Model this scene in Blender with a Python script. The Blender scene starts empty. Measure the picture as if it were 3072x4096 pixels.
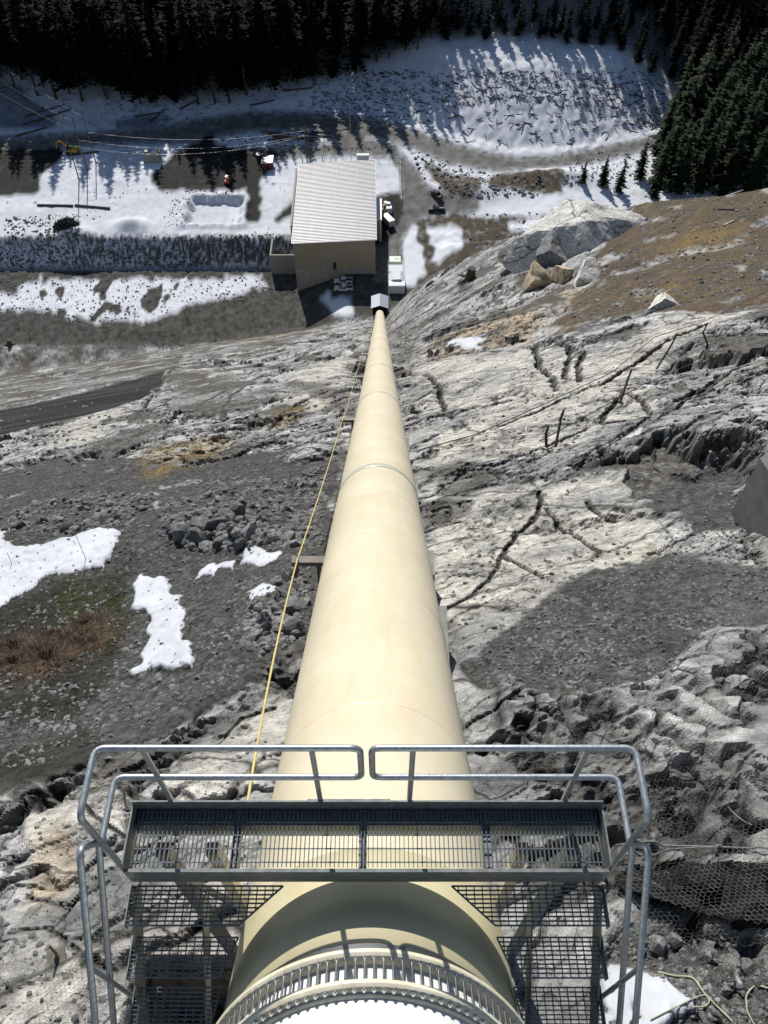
import bpy, bmesh, math, random
import numpy as np
from mathutils import Vector, Matrix, Quaternion
random.seed(7); rng = np.random.default_rng(7)
SC = bpy.context.scene
COL = SC.collection
R = math.radians
# ------------------------------------------------------------------ camera, sky, sun, exposure
CAMZ = 160.0                      # the headworks stand 160 m above the valley floor
PITCH = R(51.6)
cam = bpy.data.cameras.new('camera'); camo = bpy.data.objects.new('camera', cam); COL.objects.link(camo)
camo.location = (0, 0, CAMZ); camo.rotation_euler = (math.pi/2 - PITCH, 0, 0)
cam.sensor_fit = 'VERTICAL'; cam.sensor_height = 24.0; cam.lens = 24.0*3315/4096
cam.clip_start = 0.1; cam.clip_end = 5000
SC.camera = camo
SUN_EL, SUN_AZ = R(37.5), R(-12.4)  # azimuth from +Y (the way the camera looks), negative = to the left
wd = bpy.data.worlds.new('World'); SC.world = wd; wd.use_nodes = True
wn = wd.node_tree.nodes; bgn = wn['Background']
sky = wn.new('ShaderNodeTexSky'); sky.sky_type = 'NISHITA'; sky.sun_disc = False
sky.sun_elevation = SUN_EL; sky.sun_rotation = SUN_AZ; sky.altitude = 600; sky.air_density = 1.0; sky.dust_density = 0.4
wd.node_tree.links.new(sky.outputs[0], bgn.inputs[0]); bgn.inputs[1].default_value = 0.08
sl = bpy.data.lights.new('sun', 'SUN'); slo = bpy.data.objects.new('sun', sl); COL.objects.link(slo)
sl.energy = 4.6; sl.angle = R(0.53); sl.color = (1.0, 0.965, 0.915)
sdir = Vector((math.sin(SUN_AZ)*math.cos(SUN_EL), math.cos(SUN_AZ)*math.cos(SUN_EL), math.sin(SUN_EL)))
slo.rotation_euler = sdir.to_track_quat('Z', 'Y').to_euler(); slo.location = sdir*300
SC.view_settings.view_transform = 'Standard'; SC.view_settings.look = 'None'
SC.view_settings.exposure = 0.2; SC.view_settings.gamma = 1.0; SC.view_settings.use_curve_mapping = False
SC.render.engine = 'CYCLES'
SC.cycles.max_bounces = 4; SC.cycles.diffuse_bounces = 2; SC.cycles.glossy_bounces = 2; SC.cycles.transmission_bounces = 2
SC.cycles.transparent_max_bounces = 4; SC.cycles.caustics_reflective = False; SC.cycles.caustics_refractive = False
SC.cycles.use_denoising = True
# ------------------------------------------------------------------ helpers: objects
def link(o, parent=None):
    COL.objects.link(o)
    if parent is not None: o.parent = parent
    return o
def tag(o, label=None, cat=None, group=None, kind=None):
    if label: o['label'] = label
    if cat: o['category'] = cat
    if group: o['group'] = group
    if kind: o['kind'] = kind
    return o
def empty(name, loc=(0, 0, 0), rz=0.0, label=None, cat=None, group=None):
    o = bpy.data.objects.new(name, None); o.empty_display_size = 0.2
    link(o); o.location = loc; o.rotation_euler = (0, 0, rz)
    return tag(o, label, cat, group)
KIDS = {}
def kids(o): return [c for c in COL.objects if c.parent is o]
def copy_tree(o, parent=None):
    c = o.copy(); COL.objects.link(c); c.parent = parent
    for ch in o.children: copy_tree(ch, c)
    return c
class MB:
    "collects shapes; build() makes ONE mesh object"
    def __init__(s): s.v = []; s.f = []; s.sm = []
    def add(s, vs, fs, smooth=False):
        n = len(s.v); s.v += [tuple(p) for p in vs]
        for f in fs: s.f.append(tuple(i+n for i in f)); s.sm.append(smooth)
        return s
    def box(s, x0, x1, y0, y1, z0, z1, M=None):
        vs = [Vector((x, y, z)) for z in (z0, z1) for y in (y0, y1) for x in (x0, x1)]
        if M is not None: vs = [M @ p for p in vs]
        return s.add(vs, [(0,2,3,1),(4,5,7,6),(0,1,5,4),(2,6,7,3),(0,4,6,2),(1,3,7,5)])
    def prism(s, prof, a, b, axis='x'):
        "profile of 2-D points swept between a and b along an axis"
        n = len(prof)
        def P(p, t): return (t, p[0], p[1]) if axis == 'x' else ((p[0], t, p[1]) if axis == 'y' else (p[0], p[1], t))
        vs = [P(p, a) for p in prof] + [P(p, b) for p in prof]
        fs = [tuple(range(n))[::-1], tuple(range(n, 2*n))] + [(i, (i+1) % n, n+(i+1) % n, n+i) for i in range(n)]
        return s.add(vs, fs)
    def path(s, pts, r, seg=8, smooth=True, caps=True, closed=False):
        pts = [Vector(p) for p in pts]; n = len(pts); rs = r if hasattr(r, '__len__') else [r]*n
        up = None; vs = []; fs = []
        for i, p in enumerate(pts):
            if closed: t = pts[(i+1) % n]-pts[i-1]
            else: t = pts[min(i+1, n-1)]-pts[max(i-1, 0)]
            t = t.normalized() if t.length > 1e-9 else Vector((0, 0, 1))
            if up is None:
                up = Vector((0, 0, 1)) if abs(t.z) < 0.9 else Vector((1, 0, 0))
            a = (up - t*up.dot(t))
            a = a.normalized() if a.length > 1e-6 else t.orthogonal().normalized()
            up = a; b = t.cross(a)
            for k in range(seg):
                w = 2*math.pi*k/seg
                vs.append(p + a*math.cos(w)*rs[i] + b*math.sin(w)*rs[i])
        m = n if closed else n-1
        for i in range(m):
            j = (i+1) % n
            for k in range(seg):
                q = (k+1) % seg
                fs.append((i*seg+k, i*seg+q, j*seg+q, j*seg+k))
        s.add(vs, fs, smooth)
        if caps and not closed:
            s.add(vs[:seg], [tuple(range(seg))[::-1]]); s.add(vs[-seg:], [tuple(range(seg))])
        return s
    def bar(s, a, b, w, h=None, up=(0, 0, 1)):
        a, b = Vector(a), Vector(b); h = h or w; t = (b-a).normalized(); u = Vector(up)
        x = t.cross(u)
        x = x.normalized() if x.length > 1e-6 else t.orthogonal().normalized()
        z = x.cross(t)
        vs = [p + x*i*w/2 + z*j*h/2 for p in (a, b) for i, j in ((-1,-1),(1,-1),(1,1),(-1,1))]
        return s.add(vs, [(0,3,2,1)[::-1] if 0 else (3,2,1,0),(4,5,6,7),(0,1,5,4),(1,2,6,5),(2,3,7,6),(3,0,4,7)])
    def mesh(s, name):
        me = bpy.data.meshes.new(name); me.from_pydata([tuple(p) for p in s.v], [], s.f)
        me.polygons.foreach_set('use_smooth', s.sm); me.update(); return me
    def build(s, name, mat, parent=None, label=None, cat=None, group=None, kind=None):
        me = s.mesh(name)
        if mat is not None: me.materials.append(mat)
        o = bpy.data.objects.new(name, me); link(o, parent)
        return tag(o, label, cat, group, kind)
def inst(o, loc, rot=(0, 0, 0), scale=(1, 1, 1), parent=None):
    c = o.copy(); COL.objects.link(c); c.parent = parent
    c.location = loc; c.rotation_euler = rot; c.scale = scale
    return c
# ------------------------------------------------------------------ helpers: materials
MATS = {}
def mat(name, col, rough=0.6, metal=0.0, var=0.12, scale=3.0, bump=0.0, bscale=20.0, col2=None, spec=0.5, detail=6):
    if name in MATS: return MATS[name]
    m = bpy.data.materials.new(name); m.use_nodes = True; nt = m.node_tree; N = nt.nodes; L = nt.links
    b = N['Principled BSDF']; b.inputs['Roughness'].default_value = rough; b.inputs['Metallic'].default_value = metal
    b.inputs['Specular IOR Level'].default_value = spec
    tc = N.new('ShaderNodeTexCoord')
    nz = N.new('ShaderNodeTexNoise'); nz.inputs['Scale'].default_value = scale; nz.inputs['Detail'].default_value = detail
    nz.inputs['Roughness'].default_value = 0.65
    L.new(tc.outputs['Object'], nz.inputs['Vector'])
    cr = N.new('ShaderNodeValToRGB'); c2 = col2 or tuple(max(0, c*(1-2.2*var)) for c in col); c1 = tuple(min(1, c*(1+var)) for c in col)
    cr.color_ramp.elements[0].position = 0.3; cr.color_ramp.elements[1].position = 0.68
    cr.color_ramp.elements[0].color = (*c2, 1); cr.color_ramp.elements[1].color = (*c1, 1)
    L.new(nz.outputs['Fac'], cr.inputs['Fac']); L.new(cr.outputs['Color'], b.inputs['Base Color'])
    if bump > 0:
        n2 = N.new('ShaderNodeTexNoise'); n2.inputs['Scale'].default_value = bscale; n2.inputs['Detail'].default_value = 5
        L.new(tc.outputs['Object'], n2.inputs['Vector'])
        bp = N.new('ShaderNodeBump'); bp.inputs['Strength'].default_value = bump; bp.inputs['Distance'].default_value = 0.02
        L.new(n2.outputs['Fac'], bp.inputs['Height']); L.new(bp.outputs['Normal'], b.inputs['Normal'])
    MATS[name] = m
    return m
def rock_nodes(nt, tint, mask=None, scale=1.0):
    "grain, foliation streaks and hairline joints of bedrock; returns colour and bump height sockets"
    N = nt.nodes; L = nt.links; tc = N.new('ShaderNodeTexCoord')
    def math_(op, a, b=None, c=None):
        n = N.new('ShaderNodeMath'); n.operation = op
        for i, v in enumerate((a, b, c)):
            if v is None: continue
            if isinstance(v, (int, float)): n.inputs[i].default_value = v
            else: L.new(v, n.inputs[i])
        return n.outputs[0]
    def rng_(x, a, b, c, d):
        n = N.new('ShaderNodeMapRange'); L.new(x, n.inputs[0])
        for i, v in enumerate((a, b, c, d)): n.inputs[i+1].default_value = v
        return n.outputs[0]
    def noise(vec, sc, det, ro, dist=0.0):
        n = N.new('ShaderNodeTexNoise'); n.inputs['Scale'].default_value = sc*scale; n.inputs['Detail'].default_value = det; n.inputs['Roughness'].default_value = ro; n.inputs['Distortion'].default_value = dist
        L.new(vec, n.inputs['Vector']); return n.outputs['Fac']
    P_ = tc.outputs['Object']
    grain = noise(P_, 4.0, 5, 0.84)
    mp = N.new('ShaderNodeMapping'); mp.inputs['Rotation'].default_value = (0.55, -0.25, -0.72); mp.inputs['Scale'].default_value = (0.35, 1.5, 2.6); L.new(P_, mp.inputs['Vector'])
    streak = noise(mp.outputs[0], 1.1, 5, 0.70, 0.9)
    wv = N.new('ShaderNodeTexNoise'); wv.inputs['Scale'].default_value = 0.8*scale; wv.inputs['Detail'].default_value = 2; L.new(P_, wv.inputs['Vector'])
    ad = N.new('ShaderNodeVectorMath'); ad.operation = 'MULTIPLY_ADD'; L.new(wv.outputs['Color'], ad.inputs[0]); ad.inputs[1].default_value = (1.3/scale, 1.3/scale, 1.3/scale); L.new(P_, ad.inputs[2])
    mp2 = N.new('ShaderNodeMapping'); mp2.inputs['Rotation'].default_value = (0.4, -0.2, -0.6); mp2.inputs['Scale'].default_value = (0.55, 1.0, 1.3); L.new(ad.outputs[0], mp2.inputs['Vector'])
    lines = None
    for sc_, w_ in ((0.16, 0.022), (0.6, 0.020)):
        v = N.new('ShaderNodeTexVoronoi'); v.feature = 'DISTANCE_TO_EDGE'; v.inputs['Scale'].default_value = sc_*scale; L.new(mp2.outputs[0], v.inputs['Vector'])
        l = rng_(v.outputs['Distance'], 0.0, w_, 0.0, 1.0)
        # joints come and go
        l = math_('MAXIMUM', l, rng_(noise(P_, sc_*1.7, 1, 0.5), 0.42, 0.56, 0.0, 1.0)) if sc_ > 0.3 else l
        lines = l if lines is None else math_('MULTIPLY', lines, l)
    k = math_('MULTIPLY', rng_(grain, 0.36, 0.64, 0.62, 1.38), rng_(streak, 0.34, 0.66, 0.74, 1.26))
    k = math_('MULTIPLY', k, rng_(lines, 0, 1, 0.20, 1.0))
    g = rng_(grain, 0.38, 0.62, 0.42, 1.62)
    if mask is not None:
        m = N.new('ShaderNodeMix'); L.new(mask, m.inputs[0]); L.new(g, m.inputs[2]); L.new(k, m.inputs[3]); k = m.outputs[0]
    mx = N.new('ShaderNodeMix'); mx.data_type = 'RGBA'; mx.blend_type = 'MULTIPLY'; mx.inputs[0].default_value = 1.0
    if hasattr(tint, 'links'): L.new(tint, mx.inputs[6])
    else: mx.inputs[6].default_value = (*tint, 1)
    L.new(k, mx.inputs[7])
    hgt = math_('ADD', math_('MULTIPLY', grain, 0.5), math_('MULTIPLY', streak, 0.8))
    if mask is not None:
        m2 = N.new('ShaderNodeMix'); L.new(mask, m2.inputs[0]); L.new(grain, m2.inputs[2]); L.new(math_('ADD', hgt, math_('MULTIPLY', lines, 0.25)), m2.inputs[3]); hgt = m2.outputs[0]
    else: hgt = math_('ADD', hgt, math_('MULTIPLY', lines, 0.25))
    return mx, hgt
def rock_mat(name, col, scale=1.0, bump=0.12):
    m = bpy.data.materials.new(name); m.use_nodes = True; nt = m.node_tree; b = nt.nodes['Principled BSDF']; b.inputs['Roughness'].default_value = 0.9
    mx, h = rock_nodes(nt, col, None, scale); nt.links.new(mx.outputs[2], b.inputs['Base Color'])
    bp = nt.nodes.new('ShaderNodeBump'); bp.inputs['Strength'].default_value = 0.8; bp.inputs['Distance'].default_value = bump
    nt.links.new(h, bp.inputs['Height']); nt.links.new(bp.outputs['Normal'], b.inputs['Normal']); MATS[name] = m
    return m
# ------------------------------------------------------------------ helpers: noise (numpy)
def h2(ix, iy, seed):
    a = ix.astype(np.int32).astype(np.uint32)*np.uint32(374761393) + iy.astype(np.int32).astype(np.uint32)*np.uint32(668265263) + np.uint32((seed*974634777) & 0xFFFFFFFF)
    a = (a ^ (a >> np.uint32(13)))*np.uint32(1274126177)
    a = (a ^ (a >> np.uint32(16)))*np.uint32(2246822519)
    return ((a ^ (a >> np.uint32(15))) & np.uint32(0xFFFFFF)).astype(np.float32)*np.float32(1/0xFFFFFF)
PERM = np.random.default_rng(99).permutation(2048).astype(np.int32)
_ga = np.random.default_rng(98).random(2048)*2*math.pi; GCX = np.cos(_ga).astype(np.float32); GCY = np.sin(_ga).astype(np.float32)
def vnoise(x, y, seed=0):
    "gradient noise, about -1..1"
    x = np.asarray(x, np.float32)+np.float32((seed*37.7) % 512); y = np.asarray(y, np.float32)+np.float32((seed*91.3) % 512)
    ix, iy = np.floor(x), np.floor(y); fx, fy = x-ix, y-iy; ix = ix.astype(np.int32); iy = iy.astype(np.int32)
    u = fx*fx*fx*(fx*(fx*6-15)+10); v = fy*fy*fy*(fy*(fy*6-15)+10)
    A = PERM[ix & 2047]; B = PERM[(ix+1) & 2047]
    def g(h, dx, dy):
        return GCX[h]*(fx-dx) + GCY[h]*(fy-dy)
    h00 = PERM[(A+iy) & 2047]; h10 = PERM[(B+iy) & 2047]; h01 = PERM[(A+iy+1) & 2047]; h11 = PERM[(B+iy+1) & 2047]
    a = g(h00, 0, 0); a += (g(h10, 1, 0)-a)*u; c = g(h01, 0, 1); c += (g(h11, 1, 1)-c)*u
    return 1.5*(a+(c-a)*v)
def fbm(x, y, wl, octv=5, seed=0, gain=0.5, sp=None, ridged=False):
    "fractal noise, first wavelength wl metres; octaves finer than the mesh spacing sp fade out"
    t = np.zeros(x.shape, np.float32); a = 1.0; tot = 0
    for o in range(octv):
        tot += a
        if sp is None: sel = slice(None); w = a
        else:
            w = a*np.clip(wl/(1.7*sp)-0.7, 0, 1)
            if w.ndim == 2:
                r = np.nonzero(w.max(1) > 0)[0]
                if len(r) == 0: break
                sel = slice(r[0], r[-1]+1); w = w[sel]
            else: sel = slice(None)
        n = vnoise(x[sel]/wl + 17.3*o, y[sel]/wl - 9.1*o, seed+o)
        if ridged: n = 1-2*np.abs(n)
        t[sel] += n*w; a *= gain; wl *= 0.5
    for o2 in range(o+1, octv): tot += a; a *= gain
    return t/tot
def worley(x, y, seed=0, jit=0.9):
    "F1, F2, random id, offset to the nearest point"
    ix, iy = np.floor(x), np.floor(y)
    f1 = np.full(x.shape, 9.0); f2 = f1.copy(); idn = np.zeros(x.shape); ox = np.zeros(x.shape); oy = np.zeros(x.shape)
    for dx in (-1, 0, 1):
        for dy in (-1, 0, 1):
            cx, cy = ix+dx, iy+dy
            px = cx+0.5+jit*(h2(cx, cy, seed)-0.5); py = cy+0.5+jit*(h2(cx, cy, seed+31)-0.5)
            d = np.hypot(px-x, py-y)
            near = d < f1
            f2 = np.where(near, f1, np.minimum(f2, d))
            idn = np.where(near, h2(cx, cy, seed+77), idn); ox = np.where(near, x-px, ox); oy = np.where(near, y-py, oy)
            f1 = np.where(near, d, f1)
    return f1, f2, idn, ox, oy
def tri(x, y, seed=0):
    "noise of flat triangular facets, -0.5..0.5"
    s = (x+y)*0.366; X = x+s; Y = y+s; i = np.floor(X); j = np.floor(Y); fx = X-i; fy = Y-j
    a = h2(i, j, seed); c = h2(i+1, j+1, seed); up = fx > fy
    m = np.where(up, h2(i+1, j, seed), h2(i, j+1, seed)); p = np.where(up, fx, fy); q = np.where(up, fy, fx)
    return a+(m-a)*p+(c-m)*q-0.5
def sstep(t): t = np.clip(t, 0, 1); return t*t*(3-2*t)
def lerp(a, b, t): return a+(b-a)*t
# ------------------------------------------------------------------ the lie of the land
FPX, CXP, CYP = 3315.0, 1536.0, 2048.0
SP, CP = math.sin(PITCH), math.cos(PITCH)
def axis_drop(Y):                 # depth of the penstock axis below the camera
    return np.where(Y < 37, 7.28+0.767*Y, 35.66+0.746*(Y-37))
PX = -0.10                        # the penstock's axis lies a hand left of the camera
def pipe_x(Y): return PX - 0.0058*Y
def base_z(x, Y):
    x = np.asarray(x, float); Y = np.asarray(Y, float)
    Yp = np.maximum(Y, -6)
    zc = CAMZ - axis_drop(Yp) - 2.05
    xa = x - pipe_x(Yp)
    xr = np.maximum(xa-1.5, 0); xl = np.maximum(-xa-1.5, 0)
    s = np.interp(Yp, [0,10,45,70,100,140,200], [.10,.15,.26,.31,.46,.68,.70])
    k = np.interp(Yp, [100,150,195], [0,.55,.9])
    cr = s*60*np.tanh(xr/60) + k*10*np.tanh(xr/10)
    Yc = np.interp(x, [4,11,29,35,56,90], [202,190,168,148,126,118])
    cr = cr*(1-sstep((Y-Yc)/24))
    cl = -0.18*xl
    # gravel hollow on the left, rock rib below it
    cl = cl - 1.6*sstep((xl-1.0)/5)*sstep((Y-4.5)/3.5)*(1-sstep((Y-14)/8))
    zs = zc+cr+cl
    zs = zs - 2.6*sstep((2.85-np.abs(xa+1.2)*1.0-1.15)/0.35)*sstep((-xa-1.15)/0.2)*sstep((2.05-Y)/0.3)   # dark trench under the left flight
    # valley floor, creek level, rip-rap bank
    low = np.interp(x, [-30,-12], [-7.0, 0.0])
    bank = np.clip((Y-236.8)/7.0, 0, 1)
    zv = low*(1-bank)
    Yr = np.interp(x, [-170,-90,-40,-10,16,48,75,105,140,200], [322,326,331,334,321,303,305,319,334,350])
    t = np.maximum(Y-Yr, 0)
    sl = np.interp(x, [-60, 0, 20, 110, 160], [.20,.26,.40,.40,.30])
    rise = sl*np.minimum(t, 36) + 0.10*np.clip(t-36, 0, 14) + 0.33*np.maximum(t-50, 0)
    zv = zv + rise
    # settling basin with its berm
    bx, by = x+58.5+0.5*np.sin(Y*0.9+x*0.3)+0.3*np.sin(Y*2.3), Y-260.0+0.4*np.sin(x*0.8)+0.25*np.sin(x*2.1+Y)
    d = np.maximum(np.abs(bx)/9.5, np.abs(by)/8.5)
    zv = zv + 0.9*np.exp(-((d-1.12)/0.13)**2) - 1.9*(1-sstep((d-0.80)/0.22))
    # spoil heap, mound
    zv = zv + 3.0*np.exp(-(((x+86)/5.5)**2+((Y-250)/3.6)**2)) + 2.2*np.exp(-(((x+104)/6)**2+((Y-246)/4)**2))
    # benches behind the bluff on the right
    zv = zv + 3.5*sstep((x-17)/5)*sstep((Y-206)/6)*(1-sstep((Y-232-0.12*x)/6))*np.where(x > 0, 1, 0)
    zv = zv + 2.5*np.exp(-(((x-34)/16)**2+((Y-272)/7)**2)) + 3.0*np.exp(-(((x-62)/14)**2+((Y-281)/5)**2))
    m = np.maximum(zs, zv); q = np.abs(zs-zv); kk = 2.0
    return m + np.where(q < kk, (kk-q)**2/(4*kk), 0)
TMARCH = np.geomspace(4, 600, 520)
def ray(px, py):
    xn, yn = (px-CXP)/FPX, (py-CYP)/FPX
    return np.array([xn, CP-SP*yn, -(SP+CP*yn)])
def at(px, py, z=None, height=None):
    "point of the ground seen at a place in the photograph (3072 x 4096)"
    d = ray(px, py)
    if z is not None:
        t = (CAMZ-z)/-d[2]; return np.array([d[0]*t, d[1]*t, z])
    hf = height or base_z
    t = TMARCH
    P = d[None, :]*t[:, None]; g = hf(P[:, 0], P[:, 1])
    below = np.nonzero(P[:, 2]+CAMZ < g)[0]
    i = below[0] if len(below) else len(t)-1
    a, b = t[max(i-1, 0)], t[i]
    for _ in range(13):
        m = (a+b)/2; p = d*m
        if p[2]+CAMZ < float(hf(np.array([p[0]]), np.array([p[1]]))[0]): b = m
        else: a = m
    p = d*b; return np.array([p[0], p[1], p[2]+CAMZ])
def proj(p):
    x, y, z = p[0], p[1], p[2]-CAMZ
    D = y*CP - z*SP; dn = -(y*SP) - z*CP
    return CXP+FPX*x/D, CYP+FPX*dn/D
# ------------------------------------------------------------------ the ground: one height field, split by what covers it
def rows():
    ys = [-5.0]
    while ys[-1] < 470:
        y = ys[-1]; D = math.hypot(max(y, 0), float(np.minimum(axis_drop(max(y, 0.))+2, 160)))
        k = 0.0031 if y < 60 else 0.0042 if y < 215 else 0.0038
        if y > 345: k = 0.010
        ys.append(y + max(0.04, k*D))
    while ys[-1] < 1100: ys.append(ys[-1]+9)
    return np.array(ys)
YR = rows(); NR = len(YR); NC = 780
DEP = CP*YR + SP*np.minimum(axis_drop(np.maximum(YR, -2))+2, 160)
HW = np.maximum(0.54*DEP, 5.0)
US = np.linspace(-1, 1, NC)
GX = US[None, :]*HW[:, None]; GY = np.repeat(YR[:, None], NC, 1)
SPC = np.sqrt(np.repeat((HW*2/(NC-1))[:, None], NC, 1)*np.repeat(np.gradient(YR)[:, None], NC, 1))
DST = np.repeat(np.hypot(YR, np.minimum(axis_drop(np.maximum(YR, 0)), 160))[:, None], NC, 1)
BZ = base_z(GX, GY)
def inpoly(poly, x, y):
    r = np.zeros(x.shape, bool); n = len(poly)
    for i in range(n):
        x1, y1 = poly[i]; x2, y2 = poly[(i+1) % n]
        if y1 == y2: continue
        c = ((y1 > y) != (y2 > y)) & (x < (x2-x1)*(y-y1)/(y2-y1)+x1)
        r ^= c
    return r
WX = fbm(GX, GY, 5.0, 5, 900, 0.6, SPC); WY = fbm(GX, GY, 5.0, 5, 950, 0.6, SPC)
WXs = fbm(GX, GY, 0.9, 3, 970, 0.6, SPC); WYs = fbm(GX, GY, 0.9, 3, 980, 0.6, SPC)
def zone(pts, warp=1.0, z=None):
    "mask of a ground zone; its outline is given where the photograph shows it and laid on the ground"
    P = [at(px, py, z)[:2] for px, py in pts]
    xs = [p[0] for p in P]; ys = [p[1] for p in P]
    m = np.zeros(GX.shape, bool)
    pad = 3
    r0, r1 = np.searchsorted(YR, min(ys)-pad), np.searchsorted(YR, max(ys)+pad)
    if r1 <= r0: return m
    s = slice(r0, r1)
    a = np.clip(DST[s]*0.010, 0.05, 1.1)*warp
    x = GX[s]+a*(WX[s]*1.6+WXs[s]*0.6); y = GY[s]+a*(WY[s]*1.6+WYs[s]*0.6)
    m[s] = inpoly(P, x, y)
    return m
def blur(m, n=2, it=1):
    m = m.astype(float)
    for _ in range(it):
        for ax in (0, 1):
            acc = np.zeros_like(m)
            for k in range(-n, n+1): acc += np.roll(m, k, ax)
            m = acc/(2*n+1)
    return m
def anyz(zs, **k):
    m = np.zeros(GX.shape, bool)
    for z in zs: m |= zone(z, **k)
    return m
Z_GRAVEL = [[(-200,1900),(400,1790),(800,1850),(1050,1780),(1380,1770),(1340,2100),(1290,2420),(1000,2720),(700,2880),(380,3030),(-200,3250)],
            [(1880,2650),(2150,2440),(2330,2250),(2590,2230),(2570,1960),(2900,1850),(3000,2080),(3200,2300),(3200,2450),(2800,2560),(2600,2750),(2200,2810),(1950,2760)],
            [(2420,3740),(3200,3730),(3200,4300),(2400,4300)]]
Z_DIRT = [[(-200,1270),(400,1290),(700,1330),(760,1460),(300,1560),(-200,1660)], [(620,1370),(1000,1270),(1330,1300),(1000,1420)],
          [(640,1500),(900,1480),(1120,1560),(900,1650),(640,1640)], [(330,1780),(560,1680),(700,1700),(640,1760),(420,1800)],
          [(2200,1330),(2330,1230),(2420,1300),(2260,1400)], [(2050,1120),(2160,1080),(2250,1190),(2130,1260)]]
Z_BROWN = [[(2390,1010),(2480,900),(2560,800),(2620,745),(3200,780),(3200,1190),(2850,1250),(2500,1240),(2330,1290),(2200,1340),(2260,1200),(2400,1130)]]
Z_OCHRE = [[(500,1890),(640,1770),(780,1735),(920,1740),(860,1830),(620,1910)], [(2600,1010),(2760,930),(2980,900),(2960,960),(2760,1010)], [(1060,1660),(1180,1620),(1220,1650),(1100,1690)],
           [(2560,1180),(2690,1120),(2720,1150),(2640,1200)], [(520,1260),(900,1255),(900,1275),(560,1285)]]
Z_TAN = [[(1880,1300),(2130,1200),(2180,1270),(2100,1330),(1800,1410),(1690,1400)], [(2130,1200),(2330,1120),(2420,1150),(2250,1230)], [(60,3420),(220,3280),(300,3400),(320,3560),(200,3640),(60,3620)],
         [(1730,1340),(2000,1290),(2020,1350),(1760,1390)], [(880,1330),(1250,1280),(1300,1310),(980,1370)]]
Z_PALE = [[(1660,1440),(2050,1380),(2400,1420),(2750,1240),(2960,1250),(2650,1450),(2480,1560),(2000,1640),(1700,1640)], [(1720,2100),(1950,1960),(2200,1930),(2480,1900),(2600,2060),(2580,2240),(2330,2260),(2200,2420),(1900,2560),(1740,2440),(1720,2240)],
          [(1750,1880),(2250,1780),(2600,1660),(2640,1560),(2400,1500),(1980,1620),(1780,1740)], [(1180,1480),(1380,1400),(1400,1500),(1280,1640),(1120,1600)],
          [(640,3060),(900,2900),(1180,2700),(1160,2900),(1080,3060),(700,3200)], [(0,3280),(330,3080),(520,3060),(480,3300),(60,3400)],
          [(0,3720),(200,3700),(360,3820),(300,4200),(-100,4200)], [(300,1640),(560,1620),(330,1760),(150,1790)]]
Z_WET = [[(1690,1880),(1860,1840),(2010,1900),(1930,1960),(1760,2000)], [(1680,2020),(1850,2000),(1870,2050),(1790,2110),(1690,2090)], [(2450,1840),(2560,1730),(2600,1730),(2540,1830),(2420,1870),(2300,1890)],
         [(1060,1500),(1330,1520),(1420,1620),(1390,1680),(1280,1600)], [(1540,1330),(1640,1290),(1680,1370),(1600,1440)]]
Z_MOSS = [[(280,2330),(460,2290),(520,2380),(440,2560),(380,2640),(200,2480)], [(2900,1500),(3072,1500),(3072,1535),(2960,1530)], [(0,1290),(60,1250),(80,1290)]]
Z_MUD_HOLLOW = [[(-100,2440),(160,2360),(420,2290),(560,2200),(520,2400),(480,2640),(300,2860),(-100,2900)], [(-100,3020),(330,2900),(420,3000),(160,3120),(-100,3180)]]  # second outline is the dark hollow, given the mud's colour
SNOWP = [  # snow patches on the hillside, small white marks last, each its own thing
 ([(-60,2110),(30,2115),(40,2180),(110,2180),(220,2150),(420,2105),(462,2115),(460,2180),(400,2265),(300,2290),(180,2300),(100,2370),(0,2430),(-60,2450)], 'long tongue of white snow beside the brown dry bush', 0.22),
 ([(595,2280),(620,2290),(690,2310),(720,2370),(740,2440),(735,2500),(755,2560),(762,2600),(745,2670),(700,2675),(640,2660),(540,2680),(520,2665),(570,2640),(590,2580),(610,2540),(600,2470),(580,2440),(540,2430),(535,2420),(570,2390),(570,2330)], 'upright boot-shaped snow patch on dark gravel', 0.18),
 ([(980,2190),(1030,2200),(1060,2215),(1135,2210),(1120,2240),(1060,2260),(1040,2265),(960,2245)], 'small snow scrap among rubble just above the steel cable bracket', 0.08),
 ([(800,2270),(850,2240),(880,2255),(935,2240),(930,2280),(880,2275),(860,2305),(820,2290),(800,2300)], 'ragged small snow scrap between the boot-shaped patch and the rubble', 0.08),
 ([(1010,2350),(1050,2330),(1105,2345),(1070,2380),(1010,2400)], 'round snow scrap with pebbles beside the bracket', 0.08),
 ([(2400,3930),(2440,3840),(2500,3860),(2560,3885),(2650,3890),(2700,3960),(2790,4020),(2780,4055),(2700,4070),(2660,4120),(2400,4300)], 'melting snow patch under the stair rail beside loose rope', 0.25),
 ([(2528,755),(2580,752),(2592,790),(2560,802),(2530,780)], 'snow scrap on the crest beside the giant boulder', 0.15),
 ([(2465,1800),(2490,1770),(2530,1740),(2568,1738),(2560,1765),(2520,1790)], 'thin white sliver in the dark cleft between the pale slabs', 0.05),
 ([(2562,1535),(2590,1528),(2630,1535),(2628,1550),(2570,1549)], 'small bright white scrap under the middle fence post', 0.05),
 ([(1790,1355),(1860,1340),(1930,1350),(1940,1375),(1850,1385)], 'thin bright white smear on the tan rocks right of the pipe', 0.05)]
V_SNOW = [[(-300,1150),(60,1160),(100,1120),(280,1105),(560,1108),(1040,1100),(1060,1140),(980,1165),(830,1195),(700,1235),(560,1275),(400,1270),(290,1260),(150,1235),(-300,1200)]]
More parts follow.
